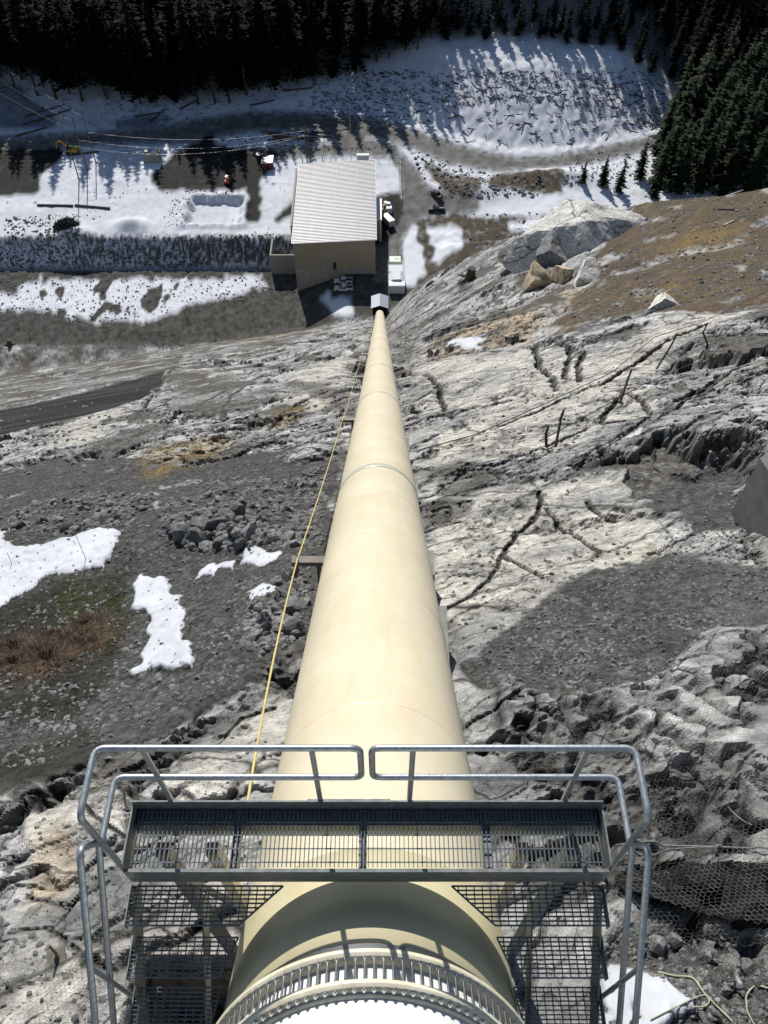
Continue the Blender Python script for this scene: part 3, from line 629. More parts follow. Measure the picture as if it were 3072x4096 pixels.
def weather(m, tintc, amount):
    nt = m.node_tree; N = nt.nodes; L = nt.links; b = N['Principled BSDF']; src = b.inputs['Base Color'].links[0].from_socket
    tc = N.new('ShaderNodeTexCoord'); mp = N.new('ShaderNodeMapping'); mp.inputs['Scale'].default_value = (2.2, 0.25, 0.25); L.new(tc.outputs['Object'], mp.inputs['Vector'])
    n1 = N.new('ShaderNodeTexNoise'); n1.inputs['Scale'].default_value = 1.5; n1.inputs['Detail'].default_value = 8; n1.inputs['Roughness'].default_value = 0.7; n1.inputs['Distortion'].default_value = 1.0; L.new(mp.outputs[0], n1.inputs['Vector'])
    n2 = N.new('ShaderNodeTexNoise'); n2.inputs['Scale'].default_value = 9.0; n2.inputs['Detail'].default_value = 6; n2.inputs['Roughness'].default_value = 0.75; L.new(tc.outputs['Object'], n2.inputs['Vector'])
    r1 = N.new('ShaderNodeMapRange'); r1.inputs[1].default_value = 0.50; r1.inputs[2].default_value = 0.72; r1.inputs[4].default_value = amount; L.new(n1.outputs['Fac'], r1.inputs[0])
    r2 = N.new('ShaderNodeMapRange'); r2.inputs[1].default_value = 0.66; r2.inputs[2].default_value = 0.74; r2.inputs[4].default_value = amount*1.6; L.new(n2.outputs['Fac'], r2.inputs[0])
    ad = N.new('ShaderNodeMath'); ad.use_clamp = True; L.new(r1.outputs[0], ad.inputs[0]); L.new(r2.outputs[0], ad.inputs[1])
    mx = N.new('ShaderNodeMix'); mx.data_type = 'RGBA'; L.new(ad.outputs[0], mx.inputs[0]); L.new(src, mx.inputs[6]); mx.inputs[7].default_value = (*tintc, 1); L.new(mx.outputs[2], b.inputs['Base Color'])
weather(M_CREAM, (0.60, 0.47, 0.25), 0.40); weather(M_CREAM2, (0.52, 0.40, 0.18), 0.3); weather(M_FLANGE, (0.35, 0.22, 0.10), 0.35); weather(M_WHITE, (0.60, 0.56, 0.48), 0.2)
def ax(Y): return Vector((float(pipe_x(Y)), Y, CAMZ-float(axis_drop(Y))))
pen = empty('penstock', ax(16.2), 0, 'long cream steel penstock pipe running straight down the rock slope', 'pipe')
PO = Vector(pen.location)
def ring_pts(Y, r, seg=64, side=None):
    t = (ax(Y+0.5)-ax(Y-0.5)).normalized(); x = Vector((1, 0, 0)); x = (x-t*x.dot(t)).normalized(); n = x.cross(t); p = ax(Y)-PO
    return [p+x*math.cos(2*math.pi*k/seg)*r+n*math.sin(2*math.pi*k/seg)*r for k in range(seg)]
def shell(specs, name, m, parent, seg=64, cap=False):
    b = MB(); vs = []
    for Y, r in specs: vs += ring_pts(Y, r, seg)
    fs = [(i*seg+k, i*seg+(k+1) % seg, (i+1)*seg+(k+1) % seg, (i+1)*seg+k) for i in range(len(specs)-1) for k in range(seg)]
    b.add(vs, fs, True)
    if cap: b.add(vs[:seg], [tuple(range(seg))[::-1]]); b.add(vs[-seg:], [tuple(range(seg))])
    o = b.build(name, m, parent)
    return o
JY = [0.46, 15.4, 31.9, 47.1, 61.3, 76.3, 90.8, 105.3, 119.8, 134.3, 148.8, 163.3, 177.8, 192]
# upper sleeve (yellower), main sections
for a, c in zip(JY[:-1], JY[1:]):
    ys = list(np.linspace(a, c, 9)) if c < 60 else [a, (a+c)/2, c]
    if a < 37 < c: ys = sorted(ys+[36.8, 37.2])
    shell([(y, RP) for y in ys], 'pipe_section', M_CREAM, pen, 128 if a < 40 else 64)
shell([(192, RP), (196, RP), (200, RP*0.99), (203.4, RP*0.97)], 'pipe_section', M_CREAM, pen)
for y in JY[1:]:
    w = 0.20 if y < 40 else 0.28
    shell([(y-w, RP+0.001), (y-w, RP+0.010), (y+w, RP+0.010), (y+w, RP+0.001)], 'joint_band', M_BAND, pen)
shell([(0.56, RP+0.002), (0.56, RP+0.012), (1.45, RP+0.012), (1.45, RP)], 'sleeve', M_CREAM2, pen, 128)
for y in (3.6, 6.9, 9.8, 12.7, 18.6, 21.8, 25.0, 28.3, 35.1, 38.4, 41.6, 44.4):     # girth welds of the plates
    shell([(y-0.02, RP+0.0005), (y-0.010, RP+0.008), (y+0.010, RP+0.008), (y+0.02, RP+0.0005)], 'weld_seam', M_CREAM, pen, 96)
# expansion coupling
cpl = tag(link(bpy.data.objects.new('expansion_coupling', None), pen))
shell([(0.42, RP+0.02), (0.555, RP+0.02)], 'steel_band', M_STEEL, cpl, 96)
YA, YB = 0.445, 0.225
for y in (YA, YB):
    shell([(y, RP-0.03), (y, RP+0.105), (y-0.032, RP+0.105), (y-0.032, RP-0.03)], 'flange', M_FLANGE, cpl, 128)
shell([(YB-0.033, RP+0.03), (YB-0.045, RP+0.03), (YB-0.045, RP-0.02)], 'gland_ring', M_FLANGE, cpl, 96)
shell([(-6.0, RP-0.006), (-2, RP-0.006), (-0.6, RP-0.006), (0.455, RP-0.006)], 'white_pipe', M_WHITE, pen, 96)
tr = None; t = (ax(1.5)-ax(0.5)).normalized()
NB = 118
pa = ring_pts(YA+0.035, RP+0.062, NB); pb_ = ring_pts(YB-0.055, RP+0.062, NB)
for k in range(NB):
    if pa[k].z < (ax(YA)-PO).z-0.75: continue
    if tr is None:
        b = MB(); L_ = (pa[k]-pb_[k]).length
        b.path([(0, 0, 0), (0, 0, L_)], 0.0095, 7)
        for z in (0.012, L_-0.085): b.path([(0, 0, z), (0, 0, z+0.016)], 0.016, 6, False)
        tr = b.build('tie_rod', M_STEEL, cpl); o = tr
    else:
        o = tr.copy(); COL.objects.link(o); o.parent = cpl
    o.location = pb_[k]; o.rotation_euler = t.to_track_quat('Z', 'X').to_euler()
# saddles under the pipe and cable brackets
BY = [11.1, 30.3, 49, 68.7, 88, 107, 126, 145, 164, 183]
for y in BY:
    c = ax(y)-PO; zg = min(ghz(-1.9, y), ghz(1.9, y))-PO.z-0.4
    b = MB()
    b.box(c.x-1.35, c.x-1.18, c.y-0.25, c.y+0.25, zg, c.z-0.25); b.box(c.x+1.18, c.x+1.35, c.y-0.25, c.y+0.25, zg, c.z-0.25)
    b.box(c.x-1.3, c.x+1.3, c.y-0.3, c.y+0.3, zg, c.z-1.62)
    b.build('saddle', M_CONC, pen)
    b = MB(); zt = c.z+0.02
    b.box(c.x-1.98, c.x-1.15, c.y-0.09, c.y+0.09, zt-0.16, zt); b.box(c.x-1.42, c.x-1.32, c.y-0.05, c.y+0.05, zg, zt-0.16)
    b.box(c.x-1.93, c.x-1.85, c.y-0.05, c.y+0.05, zt-0.55, zt-0.16)
    b.build('bracket', M_BEAM, pen)
# concrete plinth pads seen along the right flank
for y in (8.6, 12.0, 19.5, 27.0):
    c = ax(y)-PO; b = MB()
    zg = ghz(c.x+PO.x+1.4, y)-PO.z
    b.box(c.x+1.22, c.x+1.48, c.y-0.8, c.y+0.8, zg-0.6, min(zg+1.0, c.z-0.3)); b.build('plinth', M_CONC, pen)
# yellow cable along the left flank
M_YEL = mat('yellow_jacket', (0.60, 0.50, 0.20), 0.5, 0, 0.1, 4)
pts = [(-1.50, 2.2, CAMZ-8.75)]
ks = [(3.4, -1.62, 0.02)]+[(y, float(pipe_x(y))-1.84, 0.03) for y in BY]
for (y0, x0, d0), (y1, x1, d1) in zip(ks[:-1], ks[1:]):
    for i in range(10):
        u = i/10; y = lerp(y0, y1, u); sag = 0.5*4*u*(1-u)*min(1, (y1-y0)/19)
        pts.append((lerp(x0, x1, u)-0.10*4*u*(1-u), y, CAMZ-float(axis_drop(y))+0.04-sag))
MB().path(pts, 0.019, 8).build('yellow_cable', M_YEL, None, 'yellow cable strung on brackets along the left flank of the pipe', 'cable')
# ------------------------------------------------------------------ cross-over stair
cx0 = -0.13; PZ = CAMZ-6.60; YN, YF = 1.78, 2.24; XL, XR = -1.97, 1.71
st = empty('crossover_stair', (cx0, 2.0, PZ), 0, 'galvanised steel step-over platform with grating treads and tube handrails above the pipe', 'platform')
SO = Vector(st.location)
def P(x, y, z): return (x-SO.x, y-SO.y, z-SO.z)
def Bx(b, x0, x1, y0, y1, z0, z1): return b.box(x0-SO.x, x1-SO.x, y0-SO.y, y1-SO.y, z0-SO.z, z1-SO.z)
def grating(x0, x1, y0, y1, z, along='y', cut=None, name='grating_panel', pitch=0.0335, rod=0.100, depth=0.03):
    "bearing bars and cross rods; cut(y) gives the inner x limit"
    b = MB()
    def lim(y, x0=x0, x1=x1): return (x0, x1) if cut is None else cut(y)
    if along == 'y':
        n = int((x1-x0)/pitch)
        for k in range(n+1):
            x = x0+0.004+k*(x1-x0-0.008)/n; Bx(b, x-0.0032, x+0.0032, y0, y1, z-depth, z)
        m = int((y1-y0)/rod)
        for k in range(m+1):
            y = y0+0.03+k*rod
            if y < y1: b.bar(P(x0, y, z-0.004), P(x1, y, z-0.004), 0.008)
    else:
        n = max(2, int((y1-y0)/pitch))
        for k in range(n+1):
            y = y0+k*(y1-y0)/n; a, c = lim(y); Bx(b, a, c, y-0.0032, y+0.0032, z-depth, z)
        xa = min(lim(y0)[0], lim(y1)[0]); xb = max(lim(y0)[1], lim(y1)[1]); x = xa+0.05
        while x < xb:
            ys = [y for y in np.linspace(y0, y1, 24) if lim(y)[0] <= x <= lim(y)[1]]
            if len(ys) > 1: b.bar(P(x, ys[0], z-0.004), P(x, ys[-1], z-0.004), 0.008)
            x += rod*0.62
        a0, c0 = lim(y0); a1, c1 = lim(y1)
        for p, q in (((a0, y0), (a1, y1)), ((c0, y0), (c1, y1)), ((a0, y0), (c0, y0)), ((a1, y1), (c1, y1))):
            b.bar(P(p[0], p[1], z-depth/2), P(q[0], q[1], z-depth/2), 0.007, depth+0.004)
    return b.build(name, M_GRATE, st)
seams = [XL+0.03, -1.09, -0.165, 0.75, XR-0.03]
for a, c in zip(seams[:-1], seams[1:]): grating(a+0.008, c-0.008, YN+0.02, YF-0.02, PZ)
M_DGALV = mat('weathered_galvanised', (0.25, 0.265, 0.26), 0.5, 0.5, 0.18, 12)
b = MB(); Bx(b, XL, XR, YN-0.025, YN, PZ-0.26, PZ+0.012); b.build('edge_beam', M_DGALV, st)  # deepened so its shade closes the sunlit gap under the grating
b = MB(); Bx(b, XL, XR, YF, YF+0.012, PZ-0.30, PZ+0.14); b.build('toe_plate', M_DGALV, st)  # deepened and raised to thicken the platform's shade
for x in (XL, XR-0.012):
    b = MB(); Bx(b, x, x+0.012, YN+0.001, YF-0.001, PZ-0.17, PZ+0.10); b.build('toe_plate', M_DGALV, st)
b = MB(); Bx(b, XL+0.02, XR-0.02, YF-0.12, YF-0.001, PZ-0.29, PZ-0.05); b.build('edge_channel', M_DGALV, st)
b = MB(); Bx(b, -0.60, 0.05, YF+0.013, YF+0.03, PZ+0.03, PZ+0.12); b.build('splice_plate', M_DGALV, st)
for x in (-1.15, -0.165, 0.80):
    b = MB(); Bx(b, x-0.03, x+0.03, YN+0.002, YF-0.002, PZ-0.16, PZ-0.034); b.build('cross_beam', M_DGALV, st)
# handrails, each bent from tube
def fillet(pts, r, n=5):
    out = [Vector(pts[0])]
    for i in range(1, len(pts)-1):
        p, a, c = Vector(pts[i]), Vector(pts[i-1]), Vector(pts[i+1])
        u, v = (a-p).normalized(), (c-p).normalized(); ang = u.angle(v)
        d = min(r/math.tan(ang/2), (a-p).length*0.45, (c-p).length*0.45); s, e = p+u*d, p+v*d
        for k in range(n+1):
            w = k/n; out.append(s*(1-w)**2+p*2*w*(1-w)+e*w*w)
    return out+[Vector(pts[-1])]
RT, RM = PZ+1.12, PZ+0.58; RY = YF+0.03
for xo, xi, nm in ((XL-0.02, -0.165, 'l'), (XR+0.02, -0.085, 'r')):
    q = [P(xo, YN+0.02, PZ-0.12), P(xo, YN+0.02, RT), P(xo, RY, RT), P(xi, RY, RT), P(xi, RY, RM), P(xo, RY, RM), P(xo, YN+0.02, RM)]
    MB().path(fillet(q, 0.075), 0.0238, 12).build('handrail', M_GALV, st)
for x in (-1.67, -0.50, 0.20, 1.41):
    MB().path([P(x, RY, RT-0.01), P(x, RY, PZ-0.1)], 0.021, 10).build('rail_post', M_GALV, st)
# flights of treads going down both flanks towards the headworks
TR = [(6.90, 1.455, 1.737), (7.20, 1.150, 1.432), (7.50, 0.850, 1.130), (7.80, 0.550, 0.830), (8.10, 0.250, 0.530), (8.40, -0.05, 0.23), (8.70, -0.35, -0.07), (9.0, -0.65, -0.37)]
def inner(z, y, side):
    dz = float(axis_drop(y))-z; r = 1.512; d = 1-(dz/r)**2
    w = 1.2*math.sqrt(max(d, 0)) if dz > -r else 0
    return w
for side in (-1, 1):
    for k, (zd, y0, y1) in enumerate(TR):
        xo = XL if side < 0 else XR
        if k == 0: f, nn = 0.66, 0.98
        elif k == 1: f, nn = 1.02, 1.14
        else: f, nn = 1.16, 1.22
        def cut(y, f=f, nn=nn, y0=y0, y1=y1, side=side, xo=xo):
            w = lerp(nn, f, (y-y0)/(y1-y0)); xi = cx0+side*w
            return (xo, xi) if side < 0 else (xi, xo)
        grating(0, 1, y0, y1, CAMZ-zd, 'x', cut, 'tread', 0.031)
        b = MB(); Bx(b, *(sorted((xo, xo+side*0.008))), y0-0.01, y1+0.01, CAMZ-zd-0.09, CAMZ-zd+0.02); b.build('tread_end_plate', M_DGALV, st)
    xo = (XL-0.03) if side < 0 else (XR+0.03)
    b = MB(); b.bar(P(xo-side*0.05, 1.75, CAMZ-6.95), P(xo-side*0.05, -0.75, CAMZ-9.45), 0.012, 0.22); b.build('stringer', M_DGALV, st)
    xi = cx0+side*1.30
    b = MB(); b.bar(P(xi, 1.72, CAMZ-7.10), P(xi, -0.75, CAMZ-9.55), 0.012, 0.20); b.build('stringer', M_DGALV, st)
    xr = xo+side*0.01
    q = [P(xr, -0.6, CAMZ-8.47), P(xr, 1.66, CAMZ-5.66), P(xr, 1.80, CAMZ-6.02), P(xr, -0.6, CAMZ-8.98)]
    MB().path(fillet(q, 0.06), 0.0238, 12).build('stair_rail', M_GALV, st)
    for y in (1.08, 0.1):
        zt = lerp(CAMZ-8.47, CAMZ-5.66, (y+0.6)/2.26)
        MB().path([P(xr, y, zt), P(xr-side*0.005, y, zt-1.35)], 0.019, 10).build('rail_post', M_GALV, st)
    # legs
    for x, m_ in ((xo-side*0.25, M_DGALV), (cx0+side*1.22, MATS['flange_paint'])):
        zg = ghz(x, 1.95)-0.3
        b = MB(); Bx(b, x-0.05, x+0.05, 1.93, 2.03, zg, PZ-0.175); b.build('leg', m_, st)
        b = MB(); Bx(b, x-0.11, x+0.11, 1.88, 2.08, zg+0.25, zg+0.34); b.build('base_plate', m_, st)
    b = MB(); b.bar(P(xo-side*0.25, 1.98, CAMZ-7.6), P(cx0+side*1.22, 1.98, CAMZ-8.7), 0.05, 0.05); b.build('brace', M_DGALV, st)
# ------------------------------------------------------------------ powerhouse and the things in the yard
def vat(px, py, z=0.0): return at(px, py, z)
M_WALL = mat('tan_cladding', (0.30, 0.26, 0.19), 0.6, 0, 0.05, 2)
M_FOUND = mat('foundation_concrete', (0.33, 0.31, 0.27), 0.85, 0, 0.12, 0.6)
M_ROOF = mat('roof_metal', (0.31, 0.31, 0.325), 0.5, 0.25, 0.08, 0.5)
M_SEAM = mat('roof_seam', (0.19, 0.19, 0.20), 0.5, 0.3, 0.06, 0.5)
M_DARK = mat('dark_metal', (0.03, 0.03, 0.032), 0.5, 0.3)
M_GLASS = mat('dark_glass', (0.02, 0.025, 0.03), 0.08, 0, 0.1)
M_VWHITE = mat('white_paint', (0.66, 0.67, 0.68), 0.35, 0, 0.04, 2)
M_VDARK = mat('dark_vehicle_paint', (0.045, 0.045, 0.05), 0.2, 0.2, 0.1)
M_TYRE = mat('tyre', (0.02, 0.02, 0.02), 0.8)
M_CHROME = mat('chrome', (0.7, 0.7, 0.72), 0.12, 1.0)
M_TAIL = mat('red_plastic', (0.45, 0.02, 0.015), 0.3)
M_ORANGE = mat('orange_paint', (0.55, 0.10, 0.02), 0.4, 0, 0.15)
M_YELLOW = mat('machine_yellow', (0.55, 0.30, 0.03), 0.5, 0, 0.2, 2)
M_REDSH = mat('red_boards', (0.20, 0.03, 0.025), 0.7, 0, 0.2, 3)
M_POLE = mat('pole_wood', (0.13, 0.085, 0.055), 0.8, 0, 0.25, 3, 0.2, 20)
M_SNOWT = mat('snow_cap', (0.66, 0.68, 0.72), 0.8, 0, 0.03, 2)
BX0, BX1, BY0, BY1, BT = -28.35, -3.1, 223.6, 269.6, 12.45
ph = empty('powerhouse', ((BX0+BX1)/2, (BY0+BY1)/2, 0), R(0.9), 'long powerhouse hall with ribbed silver roof and tan walls at the foot of the pipe', 'building')
hx, hy = (BX1-BX0)/2, (BY1-BY0)/2; DR = 1.0     # the roof falls to the left
b = MB(); b.prism([(-hx, 2.2), (hx, 2.2), (hx, BT), (-hx, BT-DR)], -hy, hy, 'y'); b.build('wall', M_WALL, ph)
b = MB(); b.box(-hx-0.06, hx+0.06, -hy-0.06, hy+0.06, -7.6, 2.195); b.build('foundation', M_FOUND, ph)
rf = MB(); rf.prism([(-hx-0.45, BT-DR-0.01), (hx+0.45, BT+0.04), (hx+0.45, BT+0.26), (-hx-0.45, BT-DR+0.21)], -hy-0.45, hy+0.45, 'y'); rfo = rf.build('roof', M_ROOF, ph)
y = -hy-0.2; k = 0
sb = None
while y < hy+0.4:          # standing seams, one by one
    if sb is None:
        b = MB(); b.prism([(-hx-0.45, BT-DR+0.212), (hx+0.45, BT+0.262), (hx+0.45, BT+0.40), (-hx-0.45, BT-DR+0.35)], -0.09, 0.09, 'y'); sb = b.build('seam', M_SEAM, rfo); o = sb
    else:
        o = sb.copy(); COL.objects.link(o); o.parent = rfo
    o.location = (0, y, 0); y += 0.80; k += 1
b = MB(); b.prism([(-hx-0.47, BT-DR+0.0), (hx+0.47, BT+0.05), (hx+0.47, BT+0.30), (-hx-0.47, BT-DR+0.25)], -hy-0.54, -hy-0.455, 'y'); b.build('fascia', MATS['white_paint'], rfo)
for x in (hx+0.46, -hx-0.54):
    z = BT if x > 0 else BT-DR
    b = MB(); b.box(x, x+0.08, -hy-0.54, hy+0.46, z-0.02, z+0.30); b.build('gutter', MATS['roof_metal'], rfo)
b = MB(); b.prism([(-0.9, BT-DR*0.53+0.36), (0.1, BT-DR*0.49+0.36), (0.1, BT-DR*0.49+0.375), (-0.9, BT-DR*0.53+0.375)], -hy, hy, 'y'); 
for xx, w in ((-0.05, 0.10), (7.0, 0.10)):   # panel laps
    b = MB(); f = (xx+hx)/(2*hx); z = BT-DR+f*DR+0.36
    b.box(xx, xx+w, -hy-0.3, hy+0.3, z, z+0.05); b.build('panel_lap', M_SEAM, rfo)
b = MB(); b.box(-0.7, 0.3, -hy-0.10, -hy+0.02, 2.3, 4.4); b.build('door', M_DARK, ph)
b = MB(); b.box(-0.75, 0.35, -hy-0.9, -hy-0.11, 2.0, 2.2); b.build('door_landing', M_DGALV, ph)
for yy in (-14, -6, 2, 10):
    b = MB(); b.box(hx+0.01, hx+0.08, yy-1.4, yy+1.4, 2.6, 4.6); w_ = b.build('window', M_GLASS, ph)
    b = MB(); b.box(hx+0.01, hx+0.11, yy-1.55, yy-1.41, 2.5, 4.7); b.build('window_frame', MATS['white_paint'], ph)
b = MB(); b.box(hx+0.01, hx+0.10, 14, 18.5, 0.1, 5.2); b.build('roller_door', MATS['white_paint'], ph)
# cooling plant and pipework along the right wall
eq = empty('wall_duct', (BX1+1.4, 251, 0), 0, 'pale duct and ladder run along the far right wall of the powerhouse', 'duct')
b = MB(); b.box(-0.9, 0.9, -9, 4, 0, 7.5); b.build('casing', M_WALL, eq)
b = MB(); b.box(-0.95, 0.95, -9.05, 4.05, 7.51, 7.7); b.build('cap', MATS['white_paint'], eq)
for yy in (-9.5, 4.5): b = MB(); b.path([(0.5, yy, 0), (0.5, yy, 8.5)], 0.16, 8); b.build('vent_pipe', M_FLANGE, eq)
# concrete sump beside the left wall
tk = empty('concrete_sump', (-33.0, 238.0, -3), 0, 'open concrete sump box against the left wall of the powerhouse', 'tank')
b = MB()
b.box(-4.4, 4.4, -4.5, -4.0, -4.5, 3.2); b.build('wall', M_CONC, tk)
b = MB(); b.box(-4.4, -3.9, -3.99, 5, -4.5, 3.2); b.build('wall', M_CONC, tk)
b = MB(); b.box(-3.89, 4.4, -3.99, 5, -4.5, -2.2); b.build('floor', M_FOUND, tk)
b = MB(); b.box(-3.7, -3.2, -3.2, 3.5, -2.19, -1.6); b.build('snow_ledge', M_SNOWT, tk)
# retaining wall on the left of the hall and fence round the rear yard
rw = empty('retaining_wall', (-31.2, 262, 0), R(0.9), 'thin grey retaining wall running along the left side of the powerhouse', 'wall')
for j in range(6):
    b = MB(); b.box(-0.25, 0.25, -16+j*6.02, -16+j*6.02+5.98, -0.5, 3.0); b.build('wall_panel', M_CONC, rw)
b = MB(); b.box(-0.32, 0.32, -16.1, 20.3, 3.01, 3.14); b.build('coping', M_FOUND, rw)
fn = empty('chain_fence', (-10, 292, 0), 0, 'thin wire fence around the snowy yard behind the powerhouse', 'fence')
fl = [(-19, 0), (-8, 0), (0, 0), (8, 0), (16, 0), (16, -9), (16, -18), (16, -27)]
fp = [(-20+4*i, 0) for i in range(10)]+[(16, -4*i) for i in range(1, 8)]
pst = None
for (x, y) in fp:
    if pst is None: b = MB(); b.path([(0, 0, -0.3), (0, 0, 2.2)], 0.07, 6); pst = b.build('post', M_GALV, fn); o = pst
    else: o = pst.copy(); COL.objects.link(o); o.parent = fn
    o.location = (x, y, 0)
for z in (0.4, 1.2, 2.1):
    b = MB(); b.path([(-20, 0, z), (16, 0, z), (16, -28, z)], 0.035, 5); b.build('wire', M_GALV, fn)
for px_, py_, hgt in ((1211, 668, 3.2), (1265, 665, 3.0), (1291, 658, 3.4), (1323, 652, 3.0), (1345, 652, 3.0)):
    p = vat(px_, py_); b = MB(); b.path([(0, 0, -0.2), (0, 0, hgt)], 0.12, 8); 
    o = b.build('bollard', M_DARK if px_ < 1300 else MATS['white_paint'], None, {1211: 'single dark stub post behind the left end of the powerhouse roof', 1265: 'dark stub post just right of the twin wooden poles', 1291: 'dark stub post in the middle of the row behind the roof', 1323: 'white stub post left of its white twin behind the roof', 1345: 'white stub post right of its white twin behind the roof'}[px_], 'post', 'stub posts behind the powerhouse'); o.location = p
sg = empty('yard_cabinet', vat(1452, 655), 0, 'grey electrical cabinet on legs inside the rear fence', 'cabinet')
b = MB(); b.box(-2.2, 2.2, -0.4, 0.4, 1.6, 3.6); b.build('box', M_GALV, sg)
for x in (-1.6, 1.6): b = MB(); b.box(x-0.12, x+0.12, -0.12, 0.12, -0.2, 1.59); b.build('leg', M_DARK, sg)
# valve hut at the foot of the penstock
hut = empty('valve_hut', (float(pipe_x(204))+0.0, 205.0, 0), 0, 'small pale gabled hut at the lower end of the pipe', 'hut')
b = MB(); b.box(-2.3, -2.15, -2.6, 2.6, -1.5, 3.2); b.build('wall', M_WALL, hut); b = MB(); b.box(2.15, 2.3, -2.6, 2.6, -1.5, 3.2); b.build('wall', M_WALL, hut)
b = MB(); b.prism([(-2.149, -1.5), (2.149, -1.5), (2.149, 3.2), (0, 4.05), (-2.149, 3.2)], 2.4, 2.6, 'y'); b.build('wall', M_WALL, hut)
M_HROOF = mat('hut_roof', (0.36, 0.38, 0.43), 0.5, 0.1, 0.03, 1)  # bluish grey puts the powerhouse's shade into the white roof's colour
for s_ in (-1, 1):
    b = MB(); b.prism([(s_*2.6, 3.25), (0.0, 4.25), (0.0, 4.37), (s_*2.6, 3.37)], -3.0, 2.9, 'y'); b.build('roof_panel', M_HROOF, hut)
# ------------------------------------------------------------------ vehicles
def pickup(name, paint, label, loc, rz, group):
    r = empty(name, loc, rz, label, 'pickup', group)
    b = MB()   # lower body, hood and bed sides, profile in x (length) swept over the width
    low = [(-2.9, 0.55), (-2.9, 1.02), (-0.9, 1.06), (1.25, 1.10), (2.55, 1.02), (2.85, 0.86), (2.85, 0.50), (2.35, 0.45), (2.25, 0.72), (2.0, 0.86), (1.65, 0.86), (1.4, 0.72), (1.3, 0.45), (-1.35, 0.45), (-1.45, 0.72), (-1.7, 0.86), (-2.05, 0.86), (-2.3, 0.72), (-2.4, 0.50)]
    def pr(prof, y0, y1): return [((x, y0, z)) for x, z in prof], [((x, y1, z)) for x, z in prof]
    n = len(low); A, B = pr(low, -0.98, 0.98)
    b.add(A+B, [tuple(range(n)), tuple(range(n, 2*n))[::-1]]+[(i, n+i, n+(i+1) % n, (i+1) % n) for i in range(n)])
    b.build('body', paint, r)
    b = MB()
    b.box(-2.85, -0.95, -0.95, -0.85, 1.06, 1.42); b.box(-2.85, -0.95, 0.85, 0.95, 1.06, 1.42); b.box(-2.88, -2.80, -0.95, 0.95, 1.03, 1.42); b.build('bed', paint, r)
    b = MB(); b.box(-2.79, -0.96, -0.84, 0.84, 1.065, 1.09); b.build('bed_liner', M_DARK, r)
    b = MB()
    bot = [(-0.95, 1.07), (1.3, 1.10)]; top = [(-0.75, 1.86), (0.55, 1.88)]
    vs = [(-0.95, -0.93, 1.07), (1.28, -0.93, 1.09), (1.28, 0.93, 1.09), (-0.95, 0.93, 1.07), (-0.75, -0.76, 1.84), (0.50, -0.76, 1.86), (0.50, 0.76, 1.86), (-0.75, 0.76, 1.84)]
    b.add(vs, [(0, 3, 2, 1), (0, 1, 5, 4), (1, 2, 6, 5), (2, 3, 7, 6), (3, 0, 4, 7)]); b.build('cabin', M_GLASS, r)
    b = MB(); b.box(-0.78, 0.50, -0.78, 0.78, 1.845, 1.92); b.build('cab_roof', paint, r)
    for s_ in (-1, 1):
        b = MB(); b.bar((-0.95, s_*0.94, 1.08), (-0.76, s_*0.775, 1.86), 0.10); b.bar((0.1, s_*0.94, 1.08), (0.0, s_*0.775, 1.86), 0.09); b.bar((1.28, s_*0.94, 1.1), (0.5, s_*0.775, 1.87), 0.09); b.build('pillar', paint, r)
        b = MB(); b.box(1.0, 1.15, s_*0.95, s_*1.15, 1.15, 1.35) if s_ > 0 else b.box(1.0, 1.15, -1.15, -0.95, 1.15, 1.35); b.build('mirror', M_DARK, r)
        b = MB(); b.box(2.78, 2.87, s_*0.78-0.16, s_*0.78+0.16, 0.72, 0.90); b.build('headlight', M_CHROME, r)
        b = MB(); b.box(-2.93, -2.87, s_*0.88-0.08, s_*0.88+0.08, 0.85, 1.25); b.build('tail_light', M_TAIL, r)
        for x in (1.82, -1.87):
            w = tag(link(bpy.data.objects.new('wheel', None), r)); w.location = (x, s_*0.86, 0.38)
            b = MB(); b.path([(0, -0.13, 0), (0, 0.13, 0)], 0.38, 16, False); b.build('tyre', M_TYRE, w)
            b = MB(); b.path([(0, s_*0.131, 0), (0, s_*0.145, 0)], 0.22, 10, False); b.build('rim', M_CHROME, w)
    b = MB(); b.box(2.86, 2.95, -0.95, 0.95, 0.48, 0.68); b.build('bumper', M_CHROME, r)
    b = MB(); b.box(-3.0, -2.91, -0.9, 0.9, 0.5, 0.66); b.build('bumper', M_CHROME, r)
    return r
M_VWH2 = MATS['white_paint']
def gz(p): return (float(p[0]), float(p[1]), ghz(p[0], p[1]))
pickup('pickup_truck', M_VWH2, 'white pickup parked nearer the powerhouse wall of the two side by side', gz(vat(1373, 1128)), R(180), 'white pickups in the shade of the powerhouse')
pickup('pickup_truck', M_VWH2, 'white pickup nearer the rock slope of the two side by side', gz(vat(1374, 1156)), R(180), 'white pickups in the shade of the powerhouse')
pickup('pickup_truck', M_VDARK, 'dark pickup parked askew at the road fork with red load', gz(vat(1745, 790)), R(120), 'dark pickups at the road fork')
pickup('pickup_truck', M_VDARK, 'dark pickup parked along the snow edge at the road fork', gz(vat(1745, 840)), R(180), 'dark pickups at the road fork')
def wheelset(r, xs, ty, rad=0.45):
    for x in xs:
        for s_ in (-1, 1):
            w = tag(link(bpy.data.objects.new('wheel', None), r)); w.location = (x, s_*ty, rad)
            b = MB(); b.path([(0, -0.16, 0), (0, 0.16, 0)], rad, 14, False); b.build('tyre', M_TYRE, w)
            b = MB(); b.path([(0, s_*0.161, 0), (0, s_*0.175, 0)], rad*0.5, 8, False); b.build('rim', M_GALV, w)
